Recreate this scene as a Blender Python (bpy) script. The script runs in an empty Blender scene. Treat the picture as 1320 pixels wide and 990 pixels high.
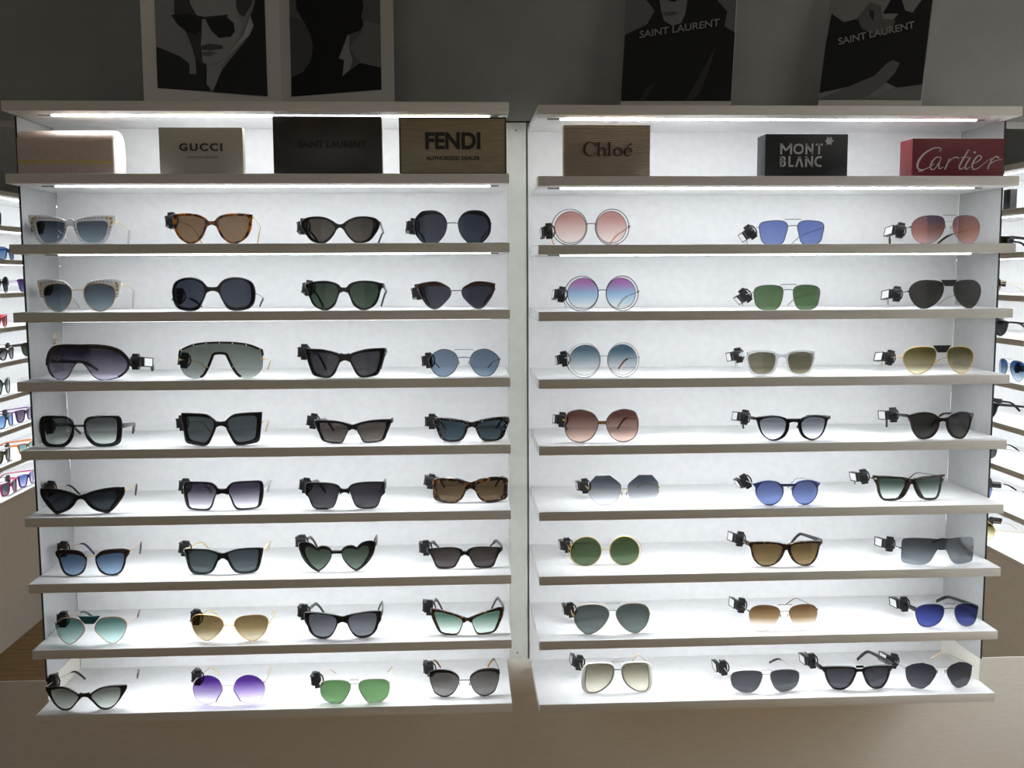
import bpy, bmesh, math, random
from mathutils import Vector, Matrix

# ------------------------------------------------------------------ camera, world, light, exposure
SC = bpy.context.scene
COL = SC.collection
cam_data = bpy.data.cameras.new('camera')
cam_data.sensor_width = 36.0
cam_data.lens = 1333.2 / 1320.0 * 36.0
cam_data.clip_start = 0.05
camera = bpy.data.objects.new('camera', cam_data)
COL.objects.link(camera)
_pitch, _yaw, _roll = 0.10818, 0.05053, -0.00507
_F = Vector((math.sin(_yaw)*math.cos(_pitch), math.cos(_yaw)*math.cos(_pitch), -math.sin(_pitch)))
_R0 = Vector((math.cos(_yaw), -math.sin(_yaw), 0))
_U0 = _R0.cross(_F)
_R = _R0*math.cos(_roll) + _U0*math.sin(_roll)
_U = -_R0*math.sin(_roll) + _U0*math.cos(_roll)
camera.matrix_world = Matrix(((_R.x, _U.x, -_F.x, 0), (_R.y, _U.y, -_F.y, -1.9), (_R.z, _U.z, -_F.z, 0), (0, 0, 0, 1)))
SC.camera = camera
SC.view_settings.view_transform = 'Standard'
SC.view_settings.look = 'None'
SC.view_settings.gamma = 1.0
SC.view_settings.use_curve_mapping = False
SC.view_settings.exposure = 0.0

world = bpy.data.worlds.new('dim_shop')
SC.world = world
world.use_nodes = True
world.node_tree.nodes['Background'].inputs[0].default_value = (1.0, 0.98, 0.91, 1)
world.node_tree.nodes['Background'].inputs[1].default_value = 0.072

LED = 0.60            # watts of one shelf strip
LED_COLOR = (0.90, 0.95, 1.03)

def area(name, loc, target, sx, sy, power, color):
    L = bpy.data.lights.new(name, 'AREA')
    L.shape = 'RECTANGLE'; L.size = sx; L.size_y = sy
    L.energy = power; L.color = color
    o = bpy.data.objects.new(name, L); COL.objects.link(o)
    o.location = loc
    o.rotation_euler = (Vector(target)-Vector(loc)).to_track_quat('-Z', 'Y').to_euler()
    return o
# added unseen fill lamps: one for the right end, one for fronts and base
area('right_fill_light', (1.38, -0.85, 0.80), (1.25, 0.15, -0.75), 0.8, 0.8, 2.5, (1.0, 0.96, 0.89))
area('front_fill_light', (-0.6, -4.2, 0.1), (-0.2, 0.0, -0.6), 2.6, 1.6, 7.0, (1.0, 0.96, 0.89))

# ------------------------------------------------------------------ materials
def lin(c):
    r = []
    for v in c:
        v = v/255.0
        r.append(v/12.92 if v <= 0.04045 else ((v+0.055)/1.055)**2.4)
    return r
_M = {}
def mat(name, rgb, rough=0.5, metal=0.0, **k):
    if name in _M: return _M[name]
    m = bpy.data.materials.new(name); m.use_nodes = True
    b = m.node_tree.nodes['Principled BSDF']
    b.inputs['Base Color'].default_value = (*lin(rgb), 1)
    b.inputs['Roughness'].default_value = rough
    b.inputs['Metallic'].default_value = metal
    if 'trans' in k: b.inputs['Transmission Weight'].default_value = k['trans']
    if 'alpha' in k: b.inputs['Alpha'].default_value = k['alpha']
    if 'spec' in k: b.inputs['Specular IOR Level'].default_value = k['spec']
    if 'emit' in k:
        b.inputs['Emission Color'].default_value = (*k.get('ecol', (1, 1, 1)), 1)
        b.inputs['Emission Strength'].default_value = k['emit']
    _M[name] = m
    return m
def noisy(name, c1, c2, scale, rough=0.5, lo=0.4, hi=0.6, stretch=(1, 1, 1), detail=2.0, bump=0.0, metal=0.0, coord='Object'):
    if name in _M: return _M[name]
    m = mat(name, c1, rough, metal)
    nt = m.node_tree; b = nt.nodes['Principled BSDF']
    tc = nt.nodes.new('ShaderNodeTexCoord'); mp = nt.nodes.new('ShaderNodeMapping')
    mp.inputs['Scale'].default_value = stretch
    nz = nt.nodes.new('ShaderNodeTexNoise'); nz.inputs['Scale'].default_value = scale; nz.inputs['Detail'].default_value = detail
    rp = nt.nodes.new('ShaderNodeValToRGB')
    rp.color_ramp.elements[0].position = lo; rp.color_ramp.elements[0].color = (*lin(c1), 1)
    rp.color_ramp.elements[1].position = hi; rp.color_ramp.elements[1].color = (*lin(c2), 1)
    nt.links.new(tc.outputs[coord], mp.inputs[0]); nt.links.new(mp.outputs[0], nz.inputs['Vector'])
    nt.links.new(nz.outputs['Fac'], rp.inputs[0]); nt.links.new(rp.outputs[0], b.inputs['Base Color'])
    if bump:
        bp = nt.nodes.new('ShaderNodeBump'); bp.inputs['Strength'].default_value = bump; bp.inputs['Distance'].default_value = 0.001
        nt.links.new(nz.outputs['Fac'], bp.inputs['Height']); nt.links.new(bp.outputs[0], b.inputs['Normal'])
    return m

WHITE = noisy('white_laminate', (232, 232, 231), (236, 236, 235), 60, 0.55, detail=4)
GREYWALL = noisy('grey_wall_paint', (148, 147, 141), (154, 153, 147), 9, 0.85, detail=6, bump=0.02)
TAUPE = noisy('taupe_laminate', (234, 229, 216), (239, 234, 222), 30, 0.7, stretch=(1, 1, 8), detail=4)
EDGE = noisy('shelf_edge_laminate', (226, 221, 209), (228, 223, 211), 30, 0.6, stretch=(8, 1, 1))
WOOD = noisy('oak_floor', (158, 124, 76), (178, 142, 92), 6, 0.5, stretch=(1, 9, 1), detail=6)
LEDM = mat('led_diffuser', (255, 255, 255), 0.5, emit=14.0, ecol=(0.95, 0.98, 1.0))
CAPM = mat('led_cap_grey', (150, 150, 146), 0.4)
PANEL = noisy('grey_panel_laminate', (182, 183, 182), (186, 187, 186), 60, 0.5, detail=4)
STRIP = noisy('pale_grey_strip', (214, 217, 206), (218, 221, 210), 60, 0.5, detail=4)
SCREW = mat('screw_steel', (130, 128, 122), 0.35, 0.9)
SHADOWGAP = mat('dark_gap_plastic', (40, 42, 40), 0.7)

FM = {
 'black': mat('black_acetate', (16, 15, 17), 0.22),
 'white': mat('clear_white_acetate', (246, 246, 248), 0.2, alpha=0.62),
 'pearl': mat('pearl_rim', (238, 236, 230), 0.3),
 'glitter': noisy('gold_flecked_black', (22, 18, 16), (112, 92, 52), 900, 0.3, 0.55, 0.72),
 'darkbrown': mat('dark_brown_acetate', (36, 20, 20), 0.25),
 'brown': mat('brown_acetate', (70, 46, 40), 0.3),
 'tortoise': noisy('amber_tortoiseshell', (58, 24, 10), (196, 118, 30), 95, 0.2, 0.40, 0.62),
 'havana': noisy('dark_tortoiseshell', (30, 18, 14), (142, 92, 36), 120, 0.2, 0.50, 0.70),
 'darkhavana': noisy('dark_mottled_acetate', (28, 24, 20), (72, 60, 46), 140, 0.22, 0.45, 0.7),
 'slate': mat('slate_acetate', (32, 36, 42), 0.25),
 'flecked': noisy('white_flecked_black', (16, 16, 18), (190, 188, 180), 520, 0.25, 0.60, 0.68, stretch=(1, 1, 1)),
 'gold': mat('gold_wire', (206, 172, 104), 0.3, 0.45),
 'palegold': mat('pale_gold', (232, 216, 184), 0.3, 0.4),
 'rosegold': mat('rose_gold', (206, 158, 136), 0.3, 0.45),
 'silver': mat('silver_wire', (178, 176, 172), 0.3, 0.4),
 'gunmetal': mat('gunmetal_wire', (78, 80, 84), 0.35, 0.4),
 'bronze': mat('bronze_wire', (122, 108, 84), 0.3, 0.4),
 'brownwire': mat('brown_rose_wire', (104, 84, 78), 0.3, 0.6),
 'bluemetal': mat('blue_enamel', (62, 76, 128), 0.3, 0.3),
 'burgundy': mat('burgundy_acetate', (38, 16, 20), 0.22),
 'smoke': noisy('smoke_grey_acetate', (52, 54, 58), (74, 76, 80), 80, 0.25),
 'navy': mat('navy_tip', (36, 42, 72), 0.3),
 'pink': mat('pink_tip', (226, 176, 158), 0.35),
 'clear': mat('clear_tip', (214, 212, 206), 0.2, trans=0.0, alpha=0.7),
 'crystal': mat('crystal_acetate', (236, 238, 240), 0.12, alpha=0.42),
 'teal': noisy('teal_leather', (28, 92, 98), (36, 108, 112), 300, 0.6),
 'blackleather': noisy('black_leather', (20, 18, 18), (32, 30, 30), 300, 0.6),
 'goldbrown': mat('golden_brown_bridge', (150, 116, 66), 0.3, 0.4),
 'magenta': mat('magenta_acetate', (176, 34, 96), 0.3),
 'purple': mat('purple_acetate', (112, 48, 128), 0.3),
 'red': mat('red_acetate', (196, 38, 40), 0.3),
 'blue': mat('blue_acetate', (58, 92, 150), 0.3),
 'orange': mat('orange_acetate', (204, 132, 74), 0.3),
 'blush': mat('blush_acetate', (232, 192, 178), 0.3),
}
TAGM = mat('security_tag_black', (11, 11, 12), 0.4)
TAGW = mat('tag_label_white', (238, 238, 238), 0.45)
PAD = mat('nose_pad_silicone', (214, 206, 190), 0.2, alpha=0.75)

_L = {}
def lens_mat(cols, refl=0.0, back=0.8, mirror=None):
    # back: how bright the lit shelf behind the lens is, so that the tint can be worked out
    key = (tuple(map(tuple, cols)), refl, back, tuple(mirror or ()))
    if key in _L: return _L[key]
    m = bpy.data.materials.new('tinted_lens'); m.use_nodes = True
    nt = m.node_tree; nt.nodes.clear()
    out = nt.nodes.new('ShaderNodeOutputMaterial')
    tc = nt.nodes.new('ShaderNodeTexCoord'); sp = nt.nodes.new('ShaderNodeSeparateXYZ')
    rp = nt.nodes.new('ShaderNodeValToRGB')
    tr = nt.nodes.new('ShaderNodeBsdfTransparent'); gl = nt.nodes.new('ShaderNodeBsdfGlossy')
    gl.inputs['Roughness'].default_value = 0.04
    if mirror: gl.inputs['Color'].default_value = (*lin(mirror), 1)
    fr = nt.nodes.new('ShaderNodeFresnel'); fr.inputs['IOR'].default_value = 1.45
    mx = nt.nodes.new('ShaderNodeMixShader')
    ad = nt.nodes.new('ShaderNodeMath'); ad.operation = 'ADD'; ad.use_clamp = True; ad.inputs[1].default_value = refl
    t = [[math.sqrt(min(1.0, max(0.002, v/back))) for v in lin(c)] for c in cols]
    e = rp.color_ramp.elements
    if len(t) == 2:
        e[0].position = 0.12; e[0].color = (*t[1], 1); e[1].position = 0.82; e[1].color = (*t[0], 1)
    else:
        e[0].position = 0.10; e[0].color = (*t[2], 1); e[1].position = 0.88; e[1].color = (*t[0], 1)
        n = e.new(0.5); n.color = (*t[1], 1)
    L = nt.links.new
    L(tc.outputs['Generated'], sp.inputs[0]); L(sp.outputs['Z'], rp.inputs[0]); L(rp.outputs[0], tr.inputs[0])
    ge = nt.nodes.new('ShaderNodeNewGeometry'); iv = nt.nodes.new('ShaderNodeMath'); iv.operation = 'SUBTRACT'; iv.inputs[0].default_value = 1.0
    ml = nt.nodes.new('ShaderNodeMath'); ml.operation = 'MULTIPLY'     # reflect on the outer skin only
    L(ge.outputs['Backfacing'], iv.inputs[1]); L(ad.outputs[0], ml.inputs[0]); L(iv.outputs[0], ml.inputs[1])
    L(fr.outputs[0], ad.inputs[0]); L(ml.outputs[0], mx.inputs[0]); L(tr.outputs[0], mx.inputs[1]); L(gl.outputs[0], mx.inputs[2])
    L(mx.outputs[0], out.inputs[0])
    _L[key] = m
    return m

# ------------------------------------------------------------------ object helpers
def tag(o, label=None, cat=None, group=None, kind=None):
    if label: o['label'] = label
    if cat: o['category'] = cat
    if group: o['group'] = group
    if kind: o['kind'] = kind
    return o
def empty(name, loc, rot=(0, 0, 0)):
    o = bpy.data.objects.new(name, None); COL.objects.link(o)
    o.empty_display_size = 0.02
    o.location = loc; o.rotation_euler = rot
    return o
def build(name, bm, m, parent=None, smooth=True, angle=40):
    bmesh.ops.recalc_face_normals(bm, faces=bm.faces)
    me = bpy.data.meshes.new(name); bm.to_mesh(me); bm.free()
    for x in (m if isinstance(m, (list, tuple)) else [m]): me.materials.append(x)
    if smooth:
        for p in me.polygons: p.use_smooth = True
        me.set_sharp_from_angle(angle=math.radians(angle))
    o = bpy.data.objects.new(name, me); COL.objects.link(o)
    if parent is not None: o.parent = parent
    return o
def box(bm, x0, x1, y0, y1, z0, z1, bevel=0.0, mi=0):
    vs = [bm.verts.new((x, y, z)) for x in (x0, x1) for y in (y0, y1) for z in (z0, z1)]
    fs = [bm.faces.new([vs[i] for i in q]) for q in ((0, 1, 3, 2), (4, 6, 7, 5), (0, 4, 5, 1), (2, 3, 7, 6), (0, 2, 6, 4), (1, 5, 7, 3))]
    for f in fs: f.material_index = mi
    if bevel:
        es = list({e for f in fs for e in f.edges})
        bmesh.ops.bevel(bm, geom=es, offset=bevel, segments=2, profile=0.5, affect='EDGES')
    return fs
def newbm(): return bmesh.new()
def boxobj(name, x0, x1, y0, y1, z0, z1, m, parent=None, bevel=0.0):
    b = newbm(); box(b, x0, x1, y0, y1, z0, z1, bevel)
    return build(name, b, m, parent)
def tube(bm, pts, rad, n=7, closed=False, flat=None, mi=0):
    """sweep: rad is a number or list; flat=(list of (half width, half height)) makes a rectangular bar"""
    P = [Vector(p) for p in pts]; N = len(P); rings = []
    for i, p in enumerate(P):
        a = P[(i-1) % N] if (closed or i > 0) else P[i]
        b = P[(i+1) % N] if (closed or i < N-1) else P[i]
        t = (b-a).normalized()
        up = Vector((0, 1, 0)) if abs(t.y) < 0.8 else Vector((0, 0, 1))
        s = t.cross(up).normalized(); u = s.cross(t).normalized()
        if flat:
            w, h = flat[i] if isinstance(flat, list) else flat
            c = 0.35
            prof = [(-w, -h*(1-c)), (-w*(1-c), -h), (w*(1-c), -h), (w, -h*(1-c)), (w, h*(1-c)), (w*(1-c), h), (-w*(1-c), h), (-w, h*(1-c))]
            rings.append([bm.verts.new(p+s*q[0]+u*q[1]) for q in prof])
        else:
            r = rad[i] if isinstance(rad, list) else rad
            rings.append([bm.verts.new(p+s*(r*math.cos(2*math.pi*j/n))+u*(r*math.sin(2*math.pi*j/n))) for j in range(n)])
    M = len(rings[0])
    for i in range(N if closed else N-1):
        A = rings[i]; B = rings[(i+1) % N]
        for j in range(M):
            f = bm.faces.new((A[j], A[(j+1) % M], B[(j+1) % M], B[j])); f.material_index = mi
    if not closed:
        bm.faces.new(list(reversed(rings[0]))).material_index = mi; bm.faces.new(rings[-1]).material_index = mi
def ball(bm, c, r, sub=1, mi=0, sc=(1, 1, 1)):
    g = bmesh.ops.create_icosphere(bm, subdivisions=sub, radius=r, matrix=Matrix.Translation(c) @ Matrix.Diagonal((*sc, 1)))
    for v in g['verts']:
        for f in v.link_faces: f.material_index = mi
def spline(P, closed=True, seg=8):
    """Catmull-Rom through P; a third value marks a sharp corner"""
    n = len(P); out = []
    R = range(n) if closed else range(n-1)
    for i in R:
        p0, p1, p2, p3 = P[(i-1) % n] if (closed or i > 0) else P[i], P[i], P[(i+1) % n], P[(i+2) % n] if (closed or i+2 < n) else P[(i+1) % n]
        s1, s2 = len(p1) > 2, len(p2) > 2
        for k in range(seg):
            t = k/seg; q = []
            for d in (0, 1):
                m1 = (p2[d]-p1[d])*0.9 if s1 else (p2[d]-p0[d])*0.5
                m2 = (p2[d]-p1[d])*0.9 if s2 else (p3[d]-p1[d])*0.5
                q.append((2*t**3-3*t*t+1)*p1[d]+(t**3-2*t*t+t)*m1+(-2*t**3+3*t*t)*p2[d]+(t**3-t*t)*m2)
            out.append(q)
    if not closed: out.append(list(P[-1][:2]))
    return out
def fontmesh(name, text, size, m, parent, loc, rot, bold=0.0, extrude=0.0006, align='CENTER', spacing=1.0, shear=0.0, width=None):
    c = bpy.data.curves.new(name+'_curve', 'FONT')
    c.body = text; c.size = size; c.align_x = align; c.align_y = 'CENTER'
    c.extrude = extrude; c.offset = bold; c.space_character = spacing; c.shear = shear
    o = bpy.data.objects.new(name+'_tmp', c); COL.objects.link(o)
    dg = bpy.context.evaluated_depsgraph_get()
    me = bpy.data.meshes.new_from_object(o.evaluated_get(dg))
    bpy.data.objects.remove(o); bpy.data.curves.remove(c)
    if width:
        xs = [v.co.x for v in me.vertices]; k = width/(max(xs)-min(xs))
        for v in me.vertices: v.co.x *= k
    me.name = name; me.materials.clear(); me.materials.append(m)
    r = bpy.data.objects.new(name, me); COL.objects.link(r)
    r.parent = parent; r.location = loc; r.rotation_euler = rot
    return r


# outlines of every pair, in millimetres
SPECS = [
{'id': 'L11', 'row': 1, 'label': 'white cat-eye sunglasses with gold jewels and dark studs along the rims', 'loc': [-0.6986,0.022,0.0528], 'o': [[5.5,41.4],[21.1,48.5],[42.8,52.3],[61.6,53.2],[78.2,53.4,1],[77.2,39.3],[72.1,29.1],[66.9,13.8],[59.4,3.6],[49.9,0.3],[30.9,0.3],[15.4,6.1],[8.7,20.0],[5.5,31.4]], 'i': [[10.3,37.6],[13.8,40.4],[28.0,41.9],[51.8,42.6],[61.1,41.1],[63.6,36.1],[60.1,18.9],[53.8,8.7],[47.7,4.1],[31.0,4.1],[19.2,9.2],[12.4,21.3]], 'style': 'ring', 'fm': 'white', 'lens': [[62,72,82],[120,135,145]], 'tm': 'gold', 'tt': 'clear', 'tk': 'wire', 'studs': 'jewel', 'curve': 0.0019, 'hz': 40.5, 'br': ['bar',46.9,41.4,32.6,28.3]},
{'id': 'L12', 'row': 2, 'label': 'round-lensed cat-eye sunglasses with white jewelled brows and gold corners', 'loc': [-0.6914,0.022,-0.0692], 'o': [[9.6,38.5],[11.9,45.3],[20.6,54.2],[30.5,57.9],[53.4,60.3],[63.9,59.8],[75.9,57.6,1],[73.6,41.0],[70.8,28.2,1],[65.2,24.9],[62.1,16.7],[55.8,7.8],[47.3,2.5],[37.6,0.3],[25.1,3.5],[15.3,13.4],[10.4,25.7]], 'i': [[10.8,37.7],[12.8,44.0],[20.4,49.9],[35.1,52.0],[49.4,50.2],[60.9,44.9],[64.3,34.6],[62.4,23.1],[57.2,11.6],[47.3,4.1],[37.6,1.6],[25.7,5.1],[16.3,14.6],[11.4,26.2]], 'style': 'ring', 'fm': 'white', 'lens': [[55,65,75],[135,150,160]], 'tm': 'gold', 'tt': 'clear', 'tk': 'wire', 'studs': 'jewel', 'rim': 'gold', 'curve': 0.0019, 'hz': 48.6, 'br': ['wire',40.3]},
{'id': 'L13', 'row': 3, 'label': 'large wraparound shield sunglasses with dark glitter brow and gold letters on its arm', 'loc': [-0.6955,0.022,-0.1944], 'o': [[3.4,64.6],[29.8,64.7],[52.3,61.4],[66.9,54.4],[75.7,43.5],[79.9,31.6],[78.8,18.6],[67.2,6.2],[47.7,0.3],[36.4,0.9],[24.8,7.6],[15.5,20.7],[8.2,29.8],[1.7,33.7]], 'i': None, 'style': 'shield', 'fm': 'glitter', 'lens': [[34,30,42],[165,160,178]], 'tm': 'black', 'tt': 'black', 'tk': 'bar', 'letters': 1, 'tagside': 1, 'tagrot': 0, 'yaw': -10, 'curve': 0.0046, 'hz': 32.9, 'brow': 6.8},
{'id': 'L14', 'row': 4, 'label': 'oversized square black sunglasses with a thin straight bridge and grey fading lenses', 'loc': [-0.7051,0.0313,-0.3197], 'o': [[8.4,42.4],[11.9,52.1],[21.7,58.0],[48.7,59.2],[67.8,57.6],[74.2,50.7],[75.2,36.0],[73.2,14.9],[69.2,4.5],[58.2,0.3],[33.9,0.3],[21.7,5.2],[12.2,17.3],[8.8,30.6]], 'i': [[12.7,42.4],[16.3,50.2],[26.4,53.9],[50.9,53.9],[62.8,52.0],[66.3,44.5],[65.4,23.3],[62.2,10.2],[51.2,5.9],[34.1,6.6],[23.3,13.0],[14.7,27.8]], 'style': 'ring', 'fm': 'black', 'lens': [[82,86,86],[196,205,200]], 'tm': 'smoke', 'tt': 'smoke', 'tk': 'bar', 'curve': 0.0019, 'hz': 37.4, 'br': ['bar',42.3,42.8,38.1,37.5]},
{'id': 'L15', 'row': 5, 'label': 'angular pointed black cat-eye sunglasses with a gold right arm tipped in black', 'loc': [-0.7066,0.0256,-0.4447], 'o': [[3.4,33.4],[15.9,41.1],[36.1,46.4],[58.1,48.5],[77.2,47.7,1],[77.1,35.1],[68.9,20.9],[58.8,8.2],[48.7,0.3],[41.4,0.7],[24.4,6.8],[13.5,15.8],[7.1,25.3]], 'i': [[12.4,30.5],[20.7,36.4],[35.8,39.5],[55.3,40.6],[63.7,40.1,1],[64.2,33.3],[58.1,20.3],[49.0,7.5],[44.1,6.4],[31.9,9.2],[21.1,16.9]], 'style': 'ring', 'fm': 'black', 'lens': [[45,50,56],[60,66,72]], 'tm': 'gold', 'tt': 'black', 'tk': 'wire', 'curve': 0.0019, 'hz': 42.3, 'br': ['bar',36.6,38.7,28.3,23.5]},
{'id': 'L16', 'row': 6, 'label': 'dark brown cat-eye sunglasses with blue lenses and a thin gold bridge', 'loc': [-0.6994,0.0431,-0.5692], 'o': [[7.6,35.4],[12.4,43.4],[22.9,49.9],[43.1,51.5],[60.3,50.5],[69.5,46.7,1],[67.9,38.6],[63.2,32.2],[60.2,18.7],[53.5,5.6],[43.4,0.3],[30.8,0.8],[18.3,5.5],[11.1,16.2]], 'i': [[9.8,31.2],[13.4,36.6],[22.5,41.1],[42.7,43.3],[57.5,41.5],[59.1,32.6],[56.6,20.4],[51.2,8.5],[41.0,3.2],[28.5,3.9],[17.4,11.8],[12.1,21.1]], 'style': 'ring', 'fm': 'darkbrown', 'lens': [[94,116,146],[142,166,194]], 'tm': 'gold', 'tt': 'navy', 'tk': 'wire', 'curve': 0.0019, 'hz': 45.4, 'br': ['wire',39.6]},
{'id': 'L17', 'row': 7, 'label': 'rose gold aviator sunglasses with a teal leather bridge and green fading lenses', 'loc': [-0.7013,0.0237,-0.6957], 'o': None, 'i': [[9.2,31.3],[13.9,43.4],[23.3,50.7],[42.9,51.8],[57.6,48.1],[65.7,38.1],[64.0,25.9],[57.2,11.5],[47.0,2.3],[40.7,0.3],[30.8,4.1],[19.9,14.3],[11.9,23.0]], 'style': 'wire', 'fm': 'rosegold', 'lens': [[98,134,128],[208,235,230]], 'tm': 'rosegold', 'tt': 'smoke', 'tk': 'wire', 'pads': 1, 'curve': 0.0019, 'hz': 38.1, 'br': ['leather',55.3,40.6,20.5,8.4,'teal']},
{'id': 'L18', 'row': 8, 'label': 'slim black cat-eye sunglasses with silver arms and pale grey fading lenses', 'loc': [-0.714,0.015,-0.8214], 'o': [[5.1,27.1],[13.8,35.6],[29.4,44.3],[49.5,47.3],[75.0,44.9,1],[75.5,37.9],[68.1,25.0],[59.1,12.3],[47.5,2.4],[35.0,0.3],[25.1,4.4],[15.4,15.6],[9.3,22.5]], 'i': [[12.1,27.4],[18.8,34.8],[31.8,41.4],[49.3,43.4],[61.5,41.2],[64.9,35.2],[62.0,23.0],[55.3,11.3],[45.1,4.1],[35.1,3.6],[26.5,7.7],[18.0,17.4]], 'style': 'ring', 'fm': 'black', 'lens': [[96,98,92],[196,204,196]], 'tm': 'silver', 'tt': 'black', 'tk': 'wire', 'curve': 0.0019, 'hz': 42.9, 'br': ['bar',34.4,36.1,27.2,23.3]},
{'id': 'L21', 'row': 1, 'label': 'amber tortoiseshell sunglasses with brown lenses and thin gold arms', 'loc': [-0.4475,0.022,0.0528], 'o': [[5.2,40.1],[11.0,47.7],[23.6,53.5],[43.4,55.9],[60.5,55.3],[72.5,53.7,1],[71.2,41.7],[69.3,26.4],[61.6,12.3],[49.0,2.6],[39.2,0.3],[26.9,3.3],[16.1,13.5],[10.2,26.2],[6.8,34.3]], 'i': [[11.9,38.8],[17.2,45.9],[28.5,49.8],[43.3,50.8],[60.3,49.7],[65.0,45.4],[64.6,31.4],[59.3,17.4],[49.2,7.2],[38.0,3.8],[27.1,7.9],[18.7,17.3],[14.1,28.7]], 'style': 'ring', 'fm': 'tortoise', 'lens': [[104,84,66],[116,96,76]], 'tm': 'gold', 'tt': 'gold', 'tk': 'wire', 'curve': 0.0019, 'hz': 48.1, 'br': ['bar',41.4,43.4,34.3,30.0]},
{'id': 'L22', 'row': 2, 'label': 'big round black sunglasses with beaded upper rims and silver chain arms', 'loc': [-0.4501,0.022,-0.0692], 'o': [[9.1,42.3],[13.1,49.9],[22.2,57.6],[37.2,61.3],[54.4,59.9],[68.8,53.4],[74.6,41.7],[75.3,26.2],[71.2,10.7],[59.9,2.6],[37.7,0.3],[25.4,4.8],[18.3,16.5],[12.4,29.4]], 'i': [[14.4,37.1],[16.8,47.3],[25.8,54.5],[39.5,57.5],[54.3,56.1],[65.1,49.6],[68.3,36.6],[67.4,21.1],[61.4,10.8],[47.8,6.6],[34.2,7.3],[23.2,15.2],[16.1,26.8]], 'style': 'ring', 'fm': 'black', 'lens': [[48,52,62],[58,62,72]], 'tm': 'silver', 'tt': 'black', 'tk': 'wire', 'studs': 'bead', 'curve': 0.0019, 'hz': 31.4, 'br': ['bar',44.4,45.9,36.7,32.0]},
{'id': 'L23', 'row': 3, 'label': 'large grey-green shield sunglasses with gold studs on a black brow', 'loc': [-0.441,0.022,-0.1944], 'o': [[2.4,68.5],[26.9,67.5],[51.6,63.4],[71.1,55.0],[75.4,50.2],[76.0,36.5],[75.0,20.8],[68.5,9.2],[57.2,1.7],[44.7,0.3],[32.4,5.0],[22.8,19.6],[15.7,35.4],[11.0,44.5],[1.6,46.5]], 'i': None, 'style': 'shield', 'fm': 'black', 'lens': [[82,88,82],[135,142,138]], 'tm': 'gold', 'tt': 'gold', 'tk': 'wire', 'studs': 'top', 'norim': 1, 'nose': 1, 'curve': 0.0019, 'hz': 35.2, 'brow': 3.9},
{'id': 'L24', 'row': 4, 'label': 'wide square butterfly black sunglasses with thick rims and thin gold arms', 'loc': [-0.4445,0.0258,-0.3197], 'o': [[6.6,43.9],[14.6,53.1],[25.0,59.4],[47.8,61.4],[74.7,61.5,1],[73.4,44.3],[71.0,23.1],[68.1,7.2],[58.5,2.9],[33.3,0.3],[23.2,3.8],[16.0,17.3],[9.6,32.0]], 'i': [[13.1,43.8],[18.4,51.1],[35.0,54.4],[60.0,54.2],[64.4,50.1],[63.3,31.5],[60.9,15.6],[53.7,10.1],[36.0,6.6],[27.2,9.0],[19.9,19.8],[14.5,33.2]], 'style': 'ring', 'fm': 'black', 'lens': [[62,70,72],[72,80,82]], 'tm': 'gold', 'tt': 'gold', 'tk': 'wire', 'curve': 0.0019, 'hz': 41.6, 'br': ['bar',45.9,47.7,37.4,32.9]},
{'id': 'L25', 'row': 5, 'label': 'rounded square black sunglasses with violet-grey lenses fading to clear', 'loc': [-0.4487,0.0366,-0.4447], 'o': [[7.2,41.6],[14.8,50.8],[25.2,54.5],[53.2,55.1],[69.6,54.1],[74.4,47.8],[74.6,28.8],[70.8,10.0],[65.6,2.8],[54.1,0.8],[28.6,0.3],[19.8,7.4],[15.1,21.1],[10.8,32.0]], 'i': [[12.2,36.0],[17.3,48.0],[27.7,50.9],[55.7,51.2],[66.5,49.7],[68.5,42.8],[66.1,21.2],[63.1,6.5],[54.2,3.6],[31.2,3.4],[22.5,10.0],[17.2,23.7]], 'style': 'ring', 'fm': 'black', 'lens': [[66,60,76],[225,222,232]], 'tm': 'silver', 'tt': 'black', 'tk': 'bar', 'tw': 0.7, 'curve': 0.0019, 'hz': 42.3, 'br': ['bar',41.7,43.5,32.2,29.0]},
{'id': 'L26', 'row': 6, 'label': 'thin-rimmed black wayfarer sunglasses with cream gold arms and dark teal-grey lenses', 'loc': [-0.4528,0.0383,-0.5692], 'o': [[4.0,40.0],[14.2,45.7],[32.4,49.3],[58.0,49.5],[75.2,48.0,1],[74.3,41.2],[71.3,27.7],[67.1,11.6],[60.4,2.5],[43.7,0.3],[25.7,2.2],[16.9,9.4],[10.0,23.4]], 'i': [[9.9,37.1],[19.3,43.6],[34.9,46.4],[57.9,46.0],[65.0,43.5],[64.6,31.1],[61.6,14.8],[55.5,6.5],[41.3,4.0],[28.4,5.6],[20.3,12.6],[14.8,24.6]], 'style': 'ring', 'fm': 'black', 'lens': [[66,76,80],[84,94,98]], 'tm': 'palegold', 'tt': 'palegold', 'tk': 'bar', 'tw': 0.6, 'curve': 0.0019, 'hz': 43.9, 'br': ['bar',42.2,43.9,31.3,26.4]},
{'id': 'L27', 'row': 7, 'label': 'gold wire aviator sunglasses with mirrored bronze lenses standing crooked', 'loc': [-0.4428,0.0211,-0.6957], 'o': None, 'i': [[10.1,33.5],[14.1,43.0],[24.6,48.8],[47.8,50.5],[63.0,48.3],[70.9,41.3],[71.4,31.6],[67.2,18.2],[56.7,5.4],[43.7,0.3],[31.0,4.8],[18.4,16.6],[12.2,26.5]], 'style': 'wire', 'fm': 'gold', 'lens': [[118,100,66],[128,110,76],[190,180,152]], 'tm': 'gold', 'tt': 'palegold', 'tk': 'wire', 'refl': 0.06, 'roll': 1.6, 'curve': 0.0019, 'hz': 32.9, 'br': ['wire',32.4]},  # palest lens tone, at the bottom, paints in a reflection
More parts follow.
